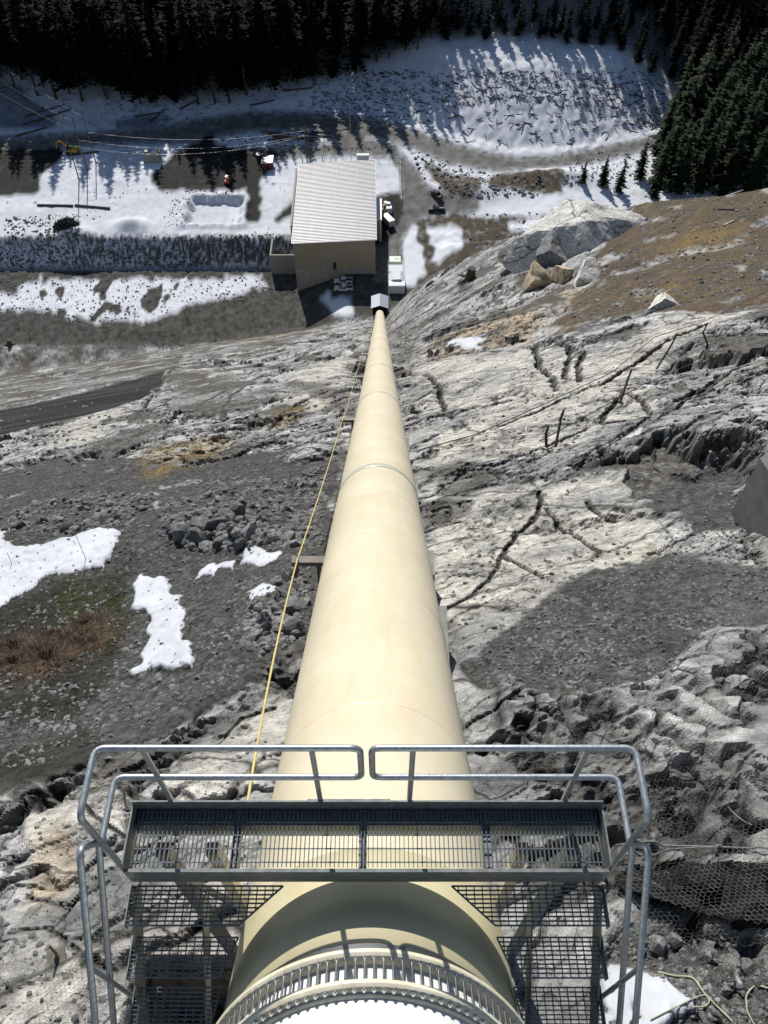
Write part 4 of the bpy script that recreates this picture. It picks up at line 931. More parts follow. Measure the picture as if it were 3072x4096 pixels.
# boom truck
bt = empty('boom_truck', gz(vat(1536, 848)), R(62), 'yellow boom truck with white cab beside the right wall of the powerhouse', 'truck')
b = MB(); b.box(-3.6, 3.4, -0.5, 0.5, 0.7, 0.95); b.build('chassis', M_DARK, bt)
b = MB(); b.prism([(1.6, 0.75), (3.6, 0.75), (3.6, 1.6), (3.25, 1.75), (2.95, 2.75), (1.6, 2.8)], -1.15, 1.15, 'y'); b.build('cab', M_VWH2, bt)
b = MB(); b.prism([(3.27, 1.8), (3.30, 1.8), (3.00, 2.65), (2.97, 2.65)], -1.0, 1.0, 'y'); b.build('windscreen', M_GLASS, bt)
b = MB(); b.box(-3.7, 1.4, -1.2, 1.2, 0.96, 1.15); b.build('deck', M_DARK, bt)
b = MB(); b.path([(0.9, 0, 1.16), (0.9, 0, 2.6)], 0.35, 10, False); b.bar((0.9, 0, 2.8), (-3.4, 0.3, 3.3), 0.45, 0.5); b.build('boom', M_YELLOW, bt)
b = MB(); b.box(-2.6, -0.4, -1.1, -0.2, 1.151, 2.1); b.build('toolbox', M_YELLOW, bt)
wheelset(bt, (2.6, -1.7, -2.8), 1.0, 0.5)
vn = empty('van', gz(vat(1552, 838)), R(100), 'white van with dark front next to the boom truck', 'van')
b = MB(); b.prism([(-2.6, 0.4), (2.5, 0.4), (2.6, 1.1), (1.7, 1.25), (1.1, 2.2), (-2.5, 2.25)], -0.98, 0.98, 'y'); b.build('body', M_VWH2, vn)
b = MB(); b.prism([(1.69, 1.31), (1.72, 1.32), (1.17, 2.16), (1.14, 2.15)], -0.85, 0.85, 'y'); b.build('windscreen', M_GLASS, vn)
for s_ in (-1, 1): b = MB(); b.box(-0.4, 1.0, s_*0.98-0.006, s_*0.98+0.006, 1.3, 1.95); b.build('window', M_GLASS, vn)
b = MB(); b.box(2.61, 2.66, -0.9, 0.9, 0.4, 0.9); b.build('bumper', M_DARK, vn)
wheelset(vn, (1.6, -1.6), 0.86, 0.36)
tl = empty('box_trailer', gz(vat(1553, 893)), R(-60), 'grey white box trailer parked askew behind the boom truck', 'trailer')
b = MB(); b.box(-2.6, 2.6, -1.1, 1.1, 0.55, 2.6); b.build('box', MATS['hut_roof'], tl)
b = MB(); b.box(-2.64, 2.64, -1.14, 1.14, 2.601, 2.68); b.build('roof', M_VWH2, tl)
b = MB(); b.bar((2.6, 0, 0.6), (4.0, 0, 0.55), 0.14); b.build('drawbar', M_DARK, tl)
wheelset(tl, (0.2,), 1.05, 0.38)
# containers between the access road and the wall
M_PGREEN = mat('pale_green_paint', (0.60, 0.66, 0.52), 0.5, 0, 0.05)
gn = empty('generator_box', gz(vat(1580, 1062)), 0, 'pale green generator box with two square vents by the access road', 'generator')
b = MB(); b.box(-1.8, 1.8, -1.3, 1.6, 0.15, 2.7); b.build('box', M_PGREEN, gn)
for x in (0.1, 0.95): b = MB(); b.box(x-0.25, x+0.25, 0.0, 0.5, 2.701, 2.75); b.build('vent', M_DARK, gn)
b = MB(); b.box(-1.9, 1.9, -1.4, 1.7, -0.2, 0.149); b.build('skid', M_DARK, gn)
ct = empty('flat_container', gz(vat(1583, 1098)), 0, 'flat white container roof between the generator box and the white tent', 'container')
b = MB(); b.box(-2.2, 2.2, -1.6, 1.9, 0.1, 2.5); b.build('box', M_VWH2, ct); b = MB(); b.box(-2.25, 2.25, -1.65, 1.95, 2.501, 2.6); b.build('roof', MATS['snow_cap'], ct)
tn = empty('white_tent', gz(vat(1586, 1140)), 0, 'bulky white tarpaulin tent at the lower end of the access road', 'tent')
b = MB(); b.prism([(-2.6, 0), (-2.5, 2.4), (-1.2, 3.4), (1.2, 3.5), (2.5, 2.4), (2.65, 0)], -1.8, 2.6, 'y'); b.build('cover', MATS['snow_cap'], tn)
b = MB(); b.box(-2.4, 2.5, -4.4, -1.85, -0.2, 2.9); b.build('annex_box', M_VWH2, tn)
b = MB(); b.box(-2.2, 2.3, -4.2, -2.05, 2.901, 2.95); b.build('lining', MATS['hut_roof'], tn)
# red shed, tank, transformer, loader, excavator
sh = empty('red_shed', gz(vat(1072, 668)), 0, 'small red shed with pale sheet roof at the yard edge', 'shed')
b = MB(); b.box(-1.9, 1.9, -1.8, 1.8, -0.2, 2.6); b.build('wall', M_REDSH, sh)
b = MB(); b.prism([(-2.1, 2.7), (2.1, 2.7), (2.1, 3.1), (-2.1, 2.85)], -2.1, 3.2, 'y'); b.build('roof', M_ROOF, sh)
b = MB(); b.box(-0.5, 0.5, -1.86, -1.81, -0.1, 2.0); b.build('door', M_DARK, sh)
tq = empty('water_tank', gz(vat(1040, 634)), 0, 'black round tank beside the red shed', 'tank')
b = MB(); b.path([(0, 0, -0.2), (0, 0, 2.2)], 1.35, 20, False); b.build('shell', M_DARK, tq); b = MB(); b.path([(0, 0, 2.201), (0, 0, 2.35)], 0.5, 12, False); b.build('lid', M_TYRE, tq)
tf = empty('transformer', gz(vat(612, 642)), 0, 'grey pad transformer on a snowy concrete slab', 'transformer')
b = MB(); b.box(-3.0, 3.0, -2.0, 2.0, 0.3, 3.4); b.build('housing', M_CONC, tf)
b = MB(); b.box(-2.2, -1.0, -0.9, 1.0, 3.401, 3.9); b.build('bushing_box', M_DARK, tf); b = MB(); b.box(0.2, 2.2, -0.9, 1.0, 3.401, 3.8); b.build('bushing_box', MATS['snow_cap'], tf)
b = MB(); b.box(-4.3, 3.6, -6.0, 3.0, -0.6, 0.299); b.build('slab', MATS['snow_cap'], tf)
ld = empty('loader', gz(vat(912, 728)), R(80), 'small orange loader with bright cab glass on the muddy yard', 'loader')
b = MB(); b.prism([(-1.4, 0.5), (1.2, 0.5), (1.3, 1.2), (-0.2, 1.3), (-1.4, 1.4)], -0.75, 0.75, 'y'); b.build('body', M_ORANGE, ld)
b = MB(); b.box(-0.5, 0.6, -0.6, 0.6, 1.4, 2.5); b.build('cab', M_CHROME, ld); b = MB(); b.box(-0.6, 0.7, -0.7, 0.7, 2.501, 2.6); b.build('roof', M_ORANGE, ld)
b = MB(); b.box(1.7, 2.3, -0.95, 0.95, 0.1, 0.7); b.bar((1.7, -0.6, 0.5), (0.3, -0.6, 1.2), 0.12); b.bar((1.7, 0.6, 0.5), (0.3, 0.6, 1.2), 0.12); b.build('bucket', M_DARK, ld)
wheelset(ld, (0.9, -0.9), 0.8, 0.45)
def excavator(loc, rz, label):
    e = empty('excavator', loc, rz, label, 'excavator', 'earth-moving machines on the left')
    for s_ in (-1, 1):
        b = MB(); b.prism([(-2.2, 0.35), (-1.9, 0.0), (1.9, 0.0), (2.2, 0.35), (2.2, 0.6), (1.9, 0.95), (-1.9, 0.95), (-2.2, 0.6)], s_*1.2-0.3, s_*1.2+0.3, 'y'); b.build('track', M_TYRE, e)
    b = MB(); b.prism([(-2.3, 1.05), (1.6, 1.05), (1.6, 1.6), (-0.2, 2.1), (-2.4, 2.2), (-2.6, 1.6)], -1.4, 1.4, 'y'); b.build('house', M_YELLOW, e)
    b = MB(); b.prism([(-0.1, 2.11), (1.6, 1.65), (1.55, 2.6), (1.2, 3.0), (-0.1, 3.0)], 0.35, 1.38, 'y'); b.build('cab', M_GLASS, e)
    b = MB(); b.bar((1.2, -0.2, 1.5), (3.4, -0.2, 4.2), 0.45, 0.6, (0, 1, 0)); b.bar((3.4, -0.2, 4.2), (5.6, -0.2, 3.9), 0.42, 0.5, (0, 1, 0)); b.build('boom', M_YELLOW, e)
    b = MB(); b.bar((5.5, -0.2, 4.0), (5.9, -0.2, 1.4), 0.35, 0.4, (0, 1, 0)); b.build('stick', M_YELLOW, e)
    b = MB(); b.prism([(5.5, 1.4), (6.3, 1.3), (6.2, 0.4), (5.4, 0.3), (5.0, 0.8)], -0.7, 0.3, 'y'); b.build('bucket', M_DARK, e)
    return e
excavator(gz(vat(292, 612)), R(172), 'yellow excavator in deep shade beyond the line poles')
# ------------------------------------------------------------------ line poles and wires
def pole(px_, py_, h, label, arms=True, r=0.20, mat_=None):
    p = gz(vat(px_, py_)); e = empty('utility_pole', p, 0, label, 'pole', 'wooden line poles')
    b = MB(); b.path([(0, 0, -1), (0, 0, h)], [r*1.15, r*0.75], 9); b.build('pole_shaft', mat_ or M_POLE, e)
    if arms:
        b = MB(); b.bar((-1.4, 0.3, h-1.2), (1.4, -0.3, h-1.2), 0.16); b.build('crossarm', M_POLE, e)
        for x in (-1.2, 0.0, 1.2):
            b = MB(); b.path([(x, -0.2*x, h-1.1), (x, -0.2*x, h-0.7)], 0.08, 6); b.build('insulator', MATS['hut_roof'], e)
    return p, h
pA = pole(316, 716, 22, 'tall wooden line pole nearest the yard edge, first of three', False)
pB = pole(350, 682, 20.5, 'wooden line pole in the middle of the three', False)
pC = pole(384, 652, 19.5, 'wooden line pole nearest the valley road of the three', False)
pD = pole(1229, 660, 14.5, 'left of the twin wooden poles behind the powerhouse', True)
pE = pole(1241, 660, 12.5, 'right of the twin wooden poles behind the powerhouse', False, 0.17)
pF = pole(1405, 648, 20, 'thin grey mast behind the powerhouse', False, 0.09, M_GALV)
M_WIRE = mat('line_wire', (0.45, 0.42, 0.38), 0.4, 0.6)
def wire(a, b_, sag, label, r=0.024):
    q = []
    for i in range(17):
        u = i/16; q.append((lerp(a[0], b_[0], u), lerp(a[1], b_[1], u), lerp(a[2], b_[2], u)-sag*4*u*(1-u)))
    MB().path(q, r, 5).build('line_wire', M_WIRE, None, label, 'wire', 'power line wires')
def top(p, dz=-0.5): return (p[0][0], p[0][1], p[0][2]+p[1]+dz)
far = [at(-160, 430, 6), at(-160, 372, 8), at(-160, 300, 9)]
for (p, f_, lb) in ((pA, far[0], 'lowest of the pale wires leaving the poles towards the upper left'), (pB, far[1], 'middle of the pale wires leaving the poles towards the upper left'), (pC, far[2], 'highest of the pale wires leaving the poles towards the upper left')):
    wire(top(p, -2.5), (f_[0], f_[1]+6, f_[2]+14), 1.2, lb)
wire(top(pC, -8), top(pD, -1.6), 3.0, 'wire slung from the left poles to the twin poles, upper strand')
wire(top(pB, -9), top(pD, -3.2), 4.0, 'wire slung from the left poles to the twin poles, middle strand')
wire(top(pA, -9.5), top(pE, -1.2), 5.0, 'wire slung from the left poles to the twin poles, lowest strand')
# timbers lying on the yard edge
M_LOG = mat('log_bark', (0.085, 0.065, 0.05), 0.85, 0, 0.25, 3, 0.3, 12)
for (a, c, lb) in (((150, 824), (293, 826), 'left half of the long dark timber lying across the snowy yard'), ((300, 824), (440, 836), 'right half of the long dark timber lying across the snowy yard'), ((268, 625), (396, 609), 'dark timber at the foot of the line poles beside the shade')):
    p, q = gz(vat(*a)), gz(vat(*c))
    MB().path([(p[0], p[1], p[2]+0.3), (q[0], q[1], q[2]+0.3)], 0.38, 8).build('timber', M_LOG, None, lb, 'timber', 'timbers in the yard')
# ------------------------------------------------------------------ conifers
M_NEEDLE = mat('dark_needles', (0.008, 0.012, 0.008), 0.9, 0, 0.5, 0.8, spec=0.1)
M_NEEDLE2 = mat('green_needles', (0.024, 0.036, 0.014), 0.8, 0, 0.55, 0.8, spec=0.15)
M_TRUNK = mat('trunk_bark', (0.055, 0.043, 0.033), 0.9, 0, 0.3, 2)
def conifer(h, seed, n_whorl, crown0, spread, dense, m, name='conifer_tree'):
    rs = random.Random(seed); root = bpy.data.objects.new(name, None); link(root)
    b = MB(); b.path([(0, 0, -1.5), (0, 0, h*0.5), (0, 0, h*0.98)], [h*0.011, h*0.007, h*0.0012], 7); b.build('trunk', M_TRUNK, root)
    b = MB()
    for i in range(n_whorl):
        u = (i+rs.random()*0.7)/n_whorl; z = h*(crown0+(0.985-crown0)*u)
        L0 = h*spread*((1-u)**0.75)*(0.55+0.6*rs.random())*(0.35+0.65*min(1, u*5+0.25))
        for k in range(rs.randint(4, 6)):
            if rs.random() < 0.12: continue
            a = rs.random()*6.283; L = L0*(0.6+0.55*rs.random()); dr = -0.35-0.35*rs.random()+0.5*u
            d = Vector((math.cos(a), math.sin(a), 0)); side = Vector((-d.y, d.x, 0))
            base = Vector((0, 0, z))
            for j in range(dense):                   # sprays along the branch
                t = (j+0.5+rs.uniform(-.2, .2))/dense; c = base+d*L*t+Vector((0, 0, dr*L*t*(0.6+0.5*t)))
                w = L*(0.30*(1-t)+0.13)*rs.uniform(0.7, 1.3); l = L/dense*rs.uniform(0.9, 1.6)
                for s_ in (-1, 1):
                    e = c+side*s_*w+d*l*0.5+Vector((0, 0, -rs.uniform(0.1, 0.5)*w))
                    b.add([c-d*l*0.4, c+d*l*0.7, e+d*l*0.35, e-d*l*0.15], [(0, 1, 2, 3)])
    b.build('crown', m, root)
    return root
protos = [conifer(44, 1, 50, 0.10, 0.15, 3, M_NEEDLE), conifer(50, 2, 52, 0.16, 0.13, 3, M_NEEDLE), conifer(38, 3, 44, 0.08, 0.16, 3, M_NEEDLE), conifer(47, 4, 46, 0.26, 0.12, 3, M_NEEDLE), conifer(31, 5, 40, 0.06, 0.17, 3, M_NEEDLE)]
gprot = [conifer(26, 11, 50, 0.03, 0.20, 4, M_NEEDLE2, 'green_conifer_tree'), conifer(32, 12, 54, 0.04, 0.17, 4, M_NEEDLE2, 'green_conifer_tree'), conifer(18, 13, 40, 0.02, 0.20, 4, M_NEEDLE2, 'green_conifer_tree')]
used = set()
def plant(pr, x, y, s, label, group):
    o = pr if id(pr) not in used else copy_tree(pr)
    used.add(id(pr))
    o.location = (x, y, ghz(x, y)-0.2); o.rotation_euler = (0, 0, random.random()*6.28); o.scale = (s*random.uniform(.9, 1.15), s*random.uniform(.9, 1.15), s)
    return tag(o, label, 'tree', group)
def edgeY(x): return float(np.interp(x, [-230,-165,-120,-90,-60,-25,10,40,95,118,150,200], [350,345,336,332,338,352,360,358,352,338,322,318]))
SEG = [(-400, 'behind the frozen pool at far left'), (-120, 'above the line poles'), (-80, 'above the transformer'), (-45, 'above the frozen pond outlet'), (-15, 'above the powerhouse'), (20, 'above the left half of the log bank'), (62, 'above the right half of the log bank'), (105, 'beyond the right end of the log bank')]
rt = random.Random(5); cnt = 0; spots = []
for row, off in enumerate((0, 5, 11, 18, 26)):
    x = -225+rt.random()*4
    while x < 225:
        y = edgeY(x)+off+rt.uniform(-2.5, 2.5)
        if abs(x) < 0.52*(CP*y+SP*150): spots.append((x, y, row))
        x += rt.uniform(5.0, 9.5)+row*0.8
spots = spots[:285]
for (x, y, row) in spots:
    ri = 20 < x < 112
    pr = protos[rt.choice([2, 4, 4]) if ri and row < 3 else rt.randrange(5)]
    sg_ = [t_ for x0_, t_ in SEG if x >= x0_][-1]
    lb = ('dark front rank conifer ' if row == 0 else 'dark second rank conifer ' if row == 1 else 'dark conifer deep in the forest ')+sg_
    plant(pr, x, y, rt.uniform(0.8, 1.12)*float(np.interp(x, [-20, 15, 50, 112, 128], [1, .7, .45, .5, 1])), lb, 'dark conifers of the valley forest')
fb = MB(); nf = 0                     # the rest of the wood reads as one mass
for row, off in enumerate((33, 40, 48, 57, 67, 78, 90, 104, 120)):
    x = -260.0
    while x < 260:
        y = edgeY(x)+off+rt.uniform(-3, 3); z0 = ghz(x, y); h = rt.uniform(34, 52)*(float(np.interp(x, [-20, 15, 50, 112, 128], [1, .7, .45, .5, 1])) if off < 60 else 1); x_ = x
        fb.path([(x_, y, z0-1), (x_, y, z0+h*0.9)], [0.45, 0.1], 5, False)
        for k in range(26):
            u = k/26; z = z0+h*(0.12+0.86*u)+rt.uniform(-.4, .4); L = h*0.15*(1-u)**0.8*rt.uniform(.6, 1.25)+0.3
            a = rt.random()*6.28
            for q in range(5):
                aa = a+q*1.257+rt.uniform(-.4, .4); d = Vector((math.cos(aa), math.sin(aa), 0)); sd = Vector((-d.y, d.x, 0))*L*0.42; c = Vector((x_, y, z)); e = c+d*L*rt.uniform(.7, 1.2)-Vector((0, 0, L*rt.uniform(.2, .6)))
                fb.add([c, e*0.5+c*0.5+sd-Vector((0, 0, .1*L)), e, e*0.5+c*0.5-sd-Vector((0, 0, .1*L))], [(0, 1, 2, 3)])
        x += rt.uniform(5.5, 10)
fb.build('conifer_forest', M_NEEDLE, None, 'mass of dark conifers filling the far hillside', 'forest', None, 'stuff')
for (px_, py_, z, k, s) in ((2620, 770, 2, 1, 0.85), (2710, 750, 2, 0, 1.05), (2800, 735, 3, 1, 0.95), (2900, 745, 3, 0, 1.15), (2990, 760, 3, 1, 1.0), (3080, 760, 3, 0, 1.2), (2860, 640, 4, 1, 1.1), (2960, 600, 5, 0, 1.3), (3060, 620, 5, 1, 1.15), (2720, 640, 3, 2, 1.2), (2560, 690, 2, 2, 0.95), (2480, 745, 2, 2, 0.8), (2410, 735, 1, 2, 0.7), (2330, 730, 1, 2, 0.55), (2840, 560, 6, 1, 1.1), (2700, 560, 4, 0, 1.1), (3040, 540, 6, 1, 1.2), (3150, 700, 4, 1, 1.2), (2770, 480, 7, 1, 1.1), (2920, 470, 7, 1, 1.2), (3060, 460, 8, 1, 1.25), (2660, 700, 2, 0, 1.0), (2760, 690, 3, 1, 0.9), (2860, 700, 3, 0, 1.1), (2950, 690, 3, 1, 1.0), (3040, 690, 3, 0, 1.1), (2800, 610, 4, 0, 1.2), (2900, 620, 4, 1, 1.1), (3010, 570, 5, 0, 1.3), (2640, 620, 3, 1, 0.9), (2870, 510, 6, 0, 1.3), (2960, 520, 6, 1, 1.2), (2780, 420, 7, 0, 1.3), (2860, 400, 8, 1, 1.2), (2980, 390, 8, 0, 1.4), (3080, 380, 9, 1, 1.3), (2700, 470, 5, 1, 1.0)):
    p = at(px_, py_, z)
    ws = 'just behind the crest' if py_ > 720 else 'beside the road end' if py_ > 590 else 'high up at the forest margin'
    wx = 'nearest the giant boulder' if px_ < 2600 else 'behind the snow scrap' if px_ < 2760 else 'above mid brown slope' if px_ < 2900 else 'above the outer brown slope'
    plant(gprot[k], float(p[0]), float(p[1]), s, {0: 'broad green conifer ', 1: 'tall green conifer ', 2: 'young slim green conifer '}[k]+ws+', '+wx, 'green conifers behind the bluff')
# ------------------------------------------------------------------ logs on the far snow bank
lm = None; rl = random.Random(9); nl = 0
def one_log(x, y, L, ang, r, tilt):
    global lm
    if lm is None:
        lm = MB().path([(-0.5, 0, 0), (0, 0, 0.0), (0.5, 0, 0)], [1.0, 0.9, 0.75], 7).build('log', M_LOG); o = lm
    else: o = lm.copy(); COL.objects.link(o)
    o.location = (x, y, ghz(x, y)+r*0.7); o.rotation_euler = (0, tilt, ang); o.scale = (L, r, r)
    return o
for k in range(272):
    px_ = rl.uniform(1400, 2640)**1.0; lo = np.interp(px_, [1400, 1700, 1900, 2150, 2400, 2640], [470, 520, 590, 610, 570, 520]); hi = np.interp(px_, [1400, 1700, 2000, 2300, 2500, 2640], [290, 275, 275, 290, 340, 440])
    py_ = rl.uniform(hi, lo); p = at(px_, py_)
    ang = (R(-50)+rl.gauss(0, 0.5)) if px_ < 2000 else rl.gauss(R(-20), 0.8)
    o = one_log(float(p[0]), float(p[1]), rl.uniform(1.6, 4.4), ang, rl.uniform(0.12, 0.24), rl.gauss(0, 0.16))
    tag(o, 'dark felled log strewn on the snowy bank above the bend of the road', 'log', 'logs strewn on the far snow bank')
lb_ = MB()
for k in range(3400):
    if k < 2900: px_ = rl.uniform(1250, 2660); py_ = rl.uniform(285, 600)
    else: px_ = rl.choice([rl.uniform(0, 700), rl.uniform(640, 1250)]); py_ = rl.uniform(250, 500)
    p = at(px_, py_)
    if p[1] < edgeY(p[0])-34 or p[1] > edgeY(p[0])+1: continue
    a = R(-45)+rl.gauss(0, 0.7) if px_ < 2000 else rl.gauss(R(-15), 0.9); L_ = rl.uniform(0.3, 1.3); z = ghz(p[0], p[1])+0.12
    d = Vector((math.cos(a), math.sin(a), rl.gauss(0, .15)))*L_; c = Vector((p[0], p[1], z))
    lb_.path([c-d, c+d], rl.uniform(0.07, 0.15), 4, False)
lb_.build('log_debris', M_LOG, None, 'short sticks and slash scattered over the far snow bank', 'slash', None, 'stuff')
for (a, c, lb) in (((60, 545), (190, 512), 'log lying along the road verge at far left'), ((540, 470), (640, 455), 'log on the bank beside the frozen pond'), ((600, 490), (660, 440), 'pale log leaning into the frozen pond'), ((1130, 365), (1250, 355), 'long dark log below the forest edge'), ((1000, 425), (1100, 405), 'dark log on the snow above the road'), ((720, 440), (800, 400), 'log at the outlet of the frozen pond'), ((90, 500), (280, 440), 'long log beside the ice at far left'), ((100, 470), (260, 420), 'log behind the long log beside the ice')):
    p, q = at(*a), at(*c); p[2] = ghz(p[0], p[1])+0.3; q[2] = ghz(q[0], q[1])+0.4
    MB().path([p, (p+q)/2, q], [0.40, 0.36, 0.25], 7).build('log', M_LOG, None, lb, 'log', 'large logs near the road')
for j in range(16):                     # stacked logs on the island between road and yard
    px_ = rl.uniform(1120, 1320) if j < 11 else rl.uniform(1060, 1180); py_ = rl.uniform(528, 570); p = vat(px_, py_)
    o = one_log(float(p[0]), float(p[1]), rl.uniform(6, 11), rl.gauss(-0.05, 0.08), rl.uniform(0.25, 0.4), 0); o.location.z = ghz(p[0], p[1])+0.45
    tag(o, 'long dark log in the loose pile on the snowy island by the road', 'log', 'log pile on the snowy island')
# ------------------------------------------------------------------ stones
M_STONE = mat('grey_stone', (0.23, 0.23, 0.222), 0.9, 0, 0.35, 3.0, 0.5, 14)
M_GRAV = mat('gravel_stone', (0.18, 0.179, 0.172), 0.9, 0, 0.4, 0.9, 0.4, 14)
M_STONED = mat('dark_stone', (0.13, 0.13, 0.125), 0.9, 0, 0.3, 3.0, 0.4, 14)
M_STONET = rock_mat('tan_stone', (0.46, 0.37, 0.25), 1.6)
M_STONEP = rock_mat('pale_stone', (0.58, 0.56, 0.505), 0.8)
def rock_mesh(seed, sub=2, cuts=9, rough=0.10, dr=(0.45, 0.8)):
    rs = np.random.default_rng(seed); bm = bmesh.new(); bmesh.ops.create_icosphere(bm, subdivisions=sub, radius=1.0)
    pl = [(lambda n: n/np.linalg.norm(n))(rs.normal(size=3)) for _ in range(cuts)]; ds = rs.uniform(*dr, cuts)
    for v in bm.verts:
        p = np.array(v.co)
        for n, d in zip(pl, ds):
            e = p@n-d
            if e > 0: p = p-n*e*0.97
        p = p*(1+rough*rs.normal()*0.3); v.co = p
    me = bpy.data.meshes.new('stone'); bm.to_mesh(me); bm.free()
    for q in me.polygons: q.use_smooth = False
    return me
RM_ = [rock_mesh(100+i, 2, 10) for i in range(7)]
for i, me in enumerate(RM_): me.materials.append([M_STONE, M_STONED, M_STONE, M_STONED, M_STONE, M_STONED, M_STONE][i])
hill_loc = Vector((0, 0, 0))
def pip(poly, x, y): return bool(inpoly(poly, np.array([x]), np.array([y]))[0])
TALUS = [([(640,2050),(900,1900),(1130,1930),(1300,1880),(1290,2180),(1120,2190),(960,2200),(800,2210),(640,2160)], 120, 0.10, 0.34), ([(700,2080),(960,2050),(1010,2140),(930,2200),(780,2200),(680,2150)], 34, 0.28, 0.52), ([(1000,2380),(1180,2260),(1250,2350),(1200,2560),(1060,2640),(960,2560)], 46, 0.10, 0.26),
         ([(1010,2500),(1130,2430),(1190,2440),(1180,2520),(1080,2540),(1000,2560)], 9, 0.22, 0.34), ([(0,2080),(300,1990),(620,2000),(520,2110),(240,2140),(0,2120)], 62, 0.12, 0.34), ([(2600,3760),(3072,3740),(3072,4096),(2800,4096)], 14, 0.05, 0.13)]
rs_ = random.Random(21); ns = 0
for poly, n, s0, s1 in TALUS:
    xs = [p[0] for p in poly]; ys = [p[1] for p in poly]; k = 0
    while k < n:
        px_, py_ = rs_.uniform(min(xs), max(xs)), rs_.uniform(min(ys), max(ys))
        if not pip(poly, px_, py_): continue
        k += 1; p = at(px_, py_, None, gh); s = s0+(s1-s0)*rs_.random()**2
        o = bpy.data.objects.new('stone', RM_[rs_.randrange(7)]); link(o, hillside)
        o.location = (p[0], p[1], p[2]+s*0.22); o.rotation_euler = (rs_.random()*6, rs_.random()*6, rs_.random()*6); o.scale = (s*rs_.uniform(.8, 1.3), s*rs_.uniform(.8, 1.2), s*rs_.uniform(.6, 1.0)); ns += 1
def snow_at(x, y):
    r = int(np.searchsorted(YR, y)); hw = float(np.interp(y, YR, HW)); c = int((x/hw+1)/2*(NC-1))
    return snow_id[min(r, NR-1), min(max(c, 0), NC-1)] > 0
def scatter(name, polys, mat_, label, cat):
    V = []; F = []; n0 = 0
    base = [np.array([v.co for v in m.vertices]) for m in SM_]; bf = [np.array([list(f.vertices) for f in m.polygons]) for m in SM_]
    for poly, n, s0, s1 in polys:
        xs = [p[0] for p in poly]; ys = [p[1] for p in poly]; k = 0
        W = [at(*p)[:2] for p in poly]
        while k < n:
            m_ = 400; px_ = rng.uniform(min(xs), max(xs), m_); py_ = rng.uniform(min(ys), max(ys), m_); ok = inpoly(poly, px_, py_)
            for a_, c_ in zip(px_[ok], py_[ok]):
                if k >= n: break
                k += 1; p = at_fast(a_, c_)
                if snow_at(p[0], p[1]) and rng.random() < 0.96: continue
                s = s0+(s1-s0)*rng.random()**3.2; i = rng.integers(len(base)); a = rng.random()*6.28
                ca, sa = math.cos(a), math.sin(a); q = base[i]*np.array([s*rng.uniform(.8, 1.4), s, s*rng.uniform(.5, .9)])
                q = np.stack([q[:, 0]*ca-q[:, 1]*sa, q[:, 0]*sa+q[:, 1]*ca, q[:, 2]], 1)+p+np.array([0, 0, s*0.15])
                V.append(q); F.append(bf[i]+n0); n0 += len(q)
    V = np.concatenate(V); F = np.concatenate(F)
    me = bpy.data.meshes.new(name); me.from_pydata(V.tolist(), [], F.tolist()); me.materials.append(mat_)
    return tag(link(bpy.data.objects.new(name, me)), label, cat, None, 'stuff')
# a coarse table of where each ray meets the ground, so that gravel can be strewn quickly
def at_fast(px_, py_):
    d = ray(px_, py_); t = TT; X = d[0]*t; Y = d[1]*t; Z = d[2]*t+CAMZ
    i = int(np.argmax(Z < gh(X, Y))); a, c = t[max(i-1, 0)], t[i]
    tt = np.linspace(a, c, 12); k = int(np.argmax(d[2]*tt+CAMZ < gh(d[0]*tt, d[1]*tt))); q = tt[k]
    return np.array([d[0]*q, d[1]*q, ghz(d[0]*q, d[1]*q)])
TT = np.geomspace(5, 420, 260)
SM_ = [rock_mesh(300+i, 1, 7) for i in range(5)]
scatter('gravel', [([(0,1950),(560,1800),(1050,1790),(1350,1800),(1290,2150),(1200,2430),(980,2720),(600,2900),(200,3050),(0,3080)], 5200, 0.012, 0.11),
                   ([(640,2050),(900,1900),(1130,1930),(1320,1840),(1290,2180),(800,2210),(640,2160)], 2000, 0.03, 0.18), ([(0,2060),(300,1960),(640,1980),(520,2110),(240,2150),(0,2130)], 700, 0.05, 0.22),
                   ([(1000,2380),(1180,2260),(1250,2350),(1200,2560),(960,2620)], 700, 0.03, 0.14)], M_GRAV, 'loose grey gravel and rubble covering the left hollow', 'gravel')
scatter('scree', [([(1900,2640),(2150,2440),(2600,2230),(2900,1880),(3072,2300),(3072,2430),(2800,2560),(2600,2750),(1950,2760)], 4200, 0.008, 0.075),
                  ([(2420,1000),(2620,780),(3072,800),(3072,1180),(2500,1240),(2260,1290)], 900, 0.10, 0.40), ([(2420,3760),(3072,3740),(3072,4096),(2420,4096)], 900, 0.008, 0.05), ([(1700,1450),(2000,1380),(2700,1450),(3072,1500),(3072,1850),(2600,1950),(1900,1900)], 900, 0.03, 0.16), ([(1750,2100),(2300,1950),(2560,2240),(2000,2640),(1800,2640)], 500, 0.02, 0.10), ([(1640,1150),(2150,1050),(2250,1300),(1800,1420),(1620,1300)], 500, 0.08, 0.35), ([(0,1300),(700,1300),(1350,1300),(1350,1750),(600,1900),(0,1900)], 1300, 0.06, 0.30), ([(0,3250),(1080,2900),(1040,3300),(520,3400),(400,4096),(0,4096)], 500, 0.01, 0.06)], M_GRAV, 'thin scree strewn over the bedrock slopes', 'scree')
rr_poly = [(-40,950),(560,952),(1120,935),(1160,1040),(700,1075),(-40,1075)]
scatter('riprap_rocks', [(rr_poly, 1500, 0.25, 0.65)], M_STONED, 'dark riprap rocks on the snowy bank below the yard', 'riprap')
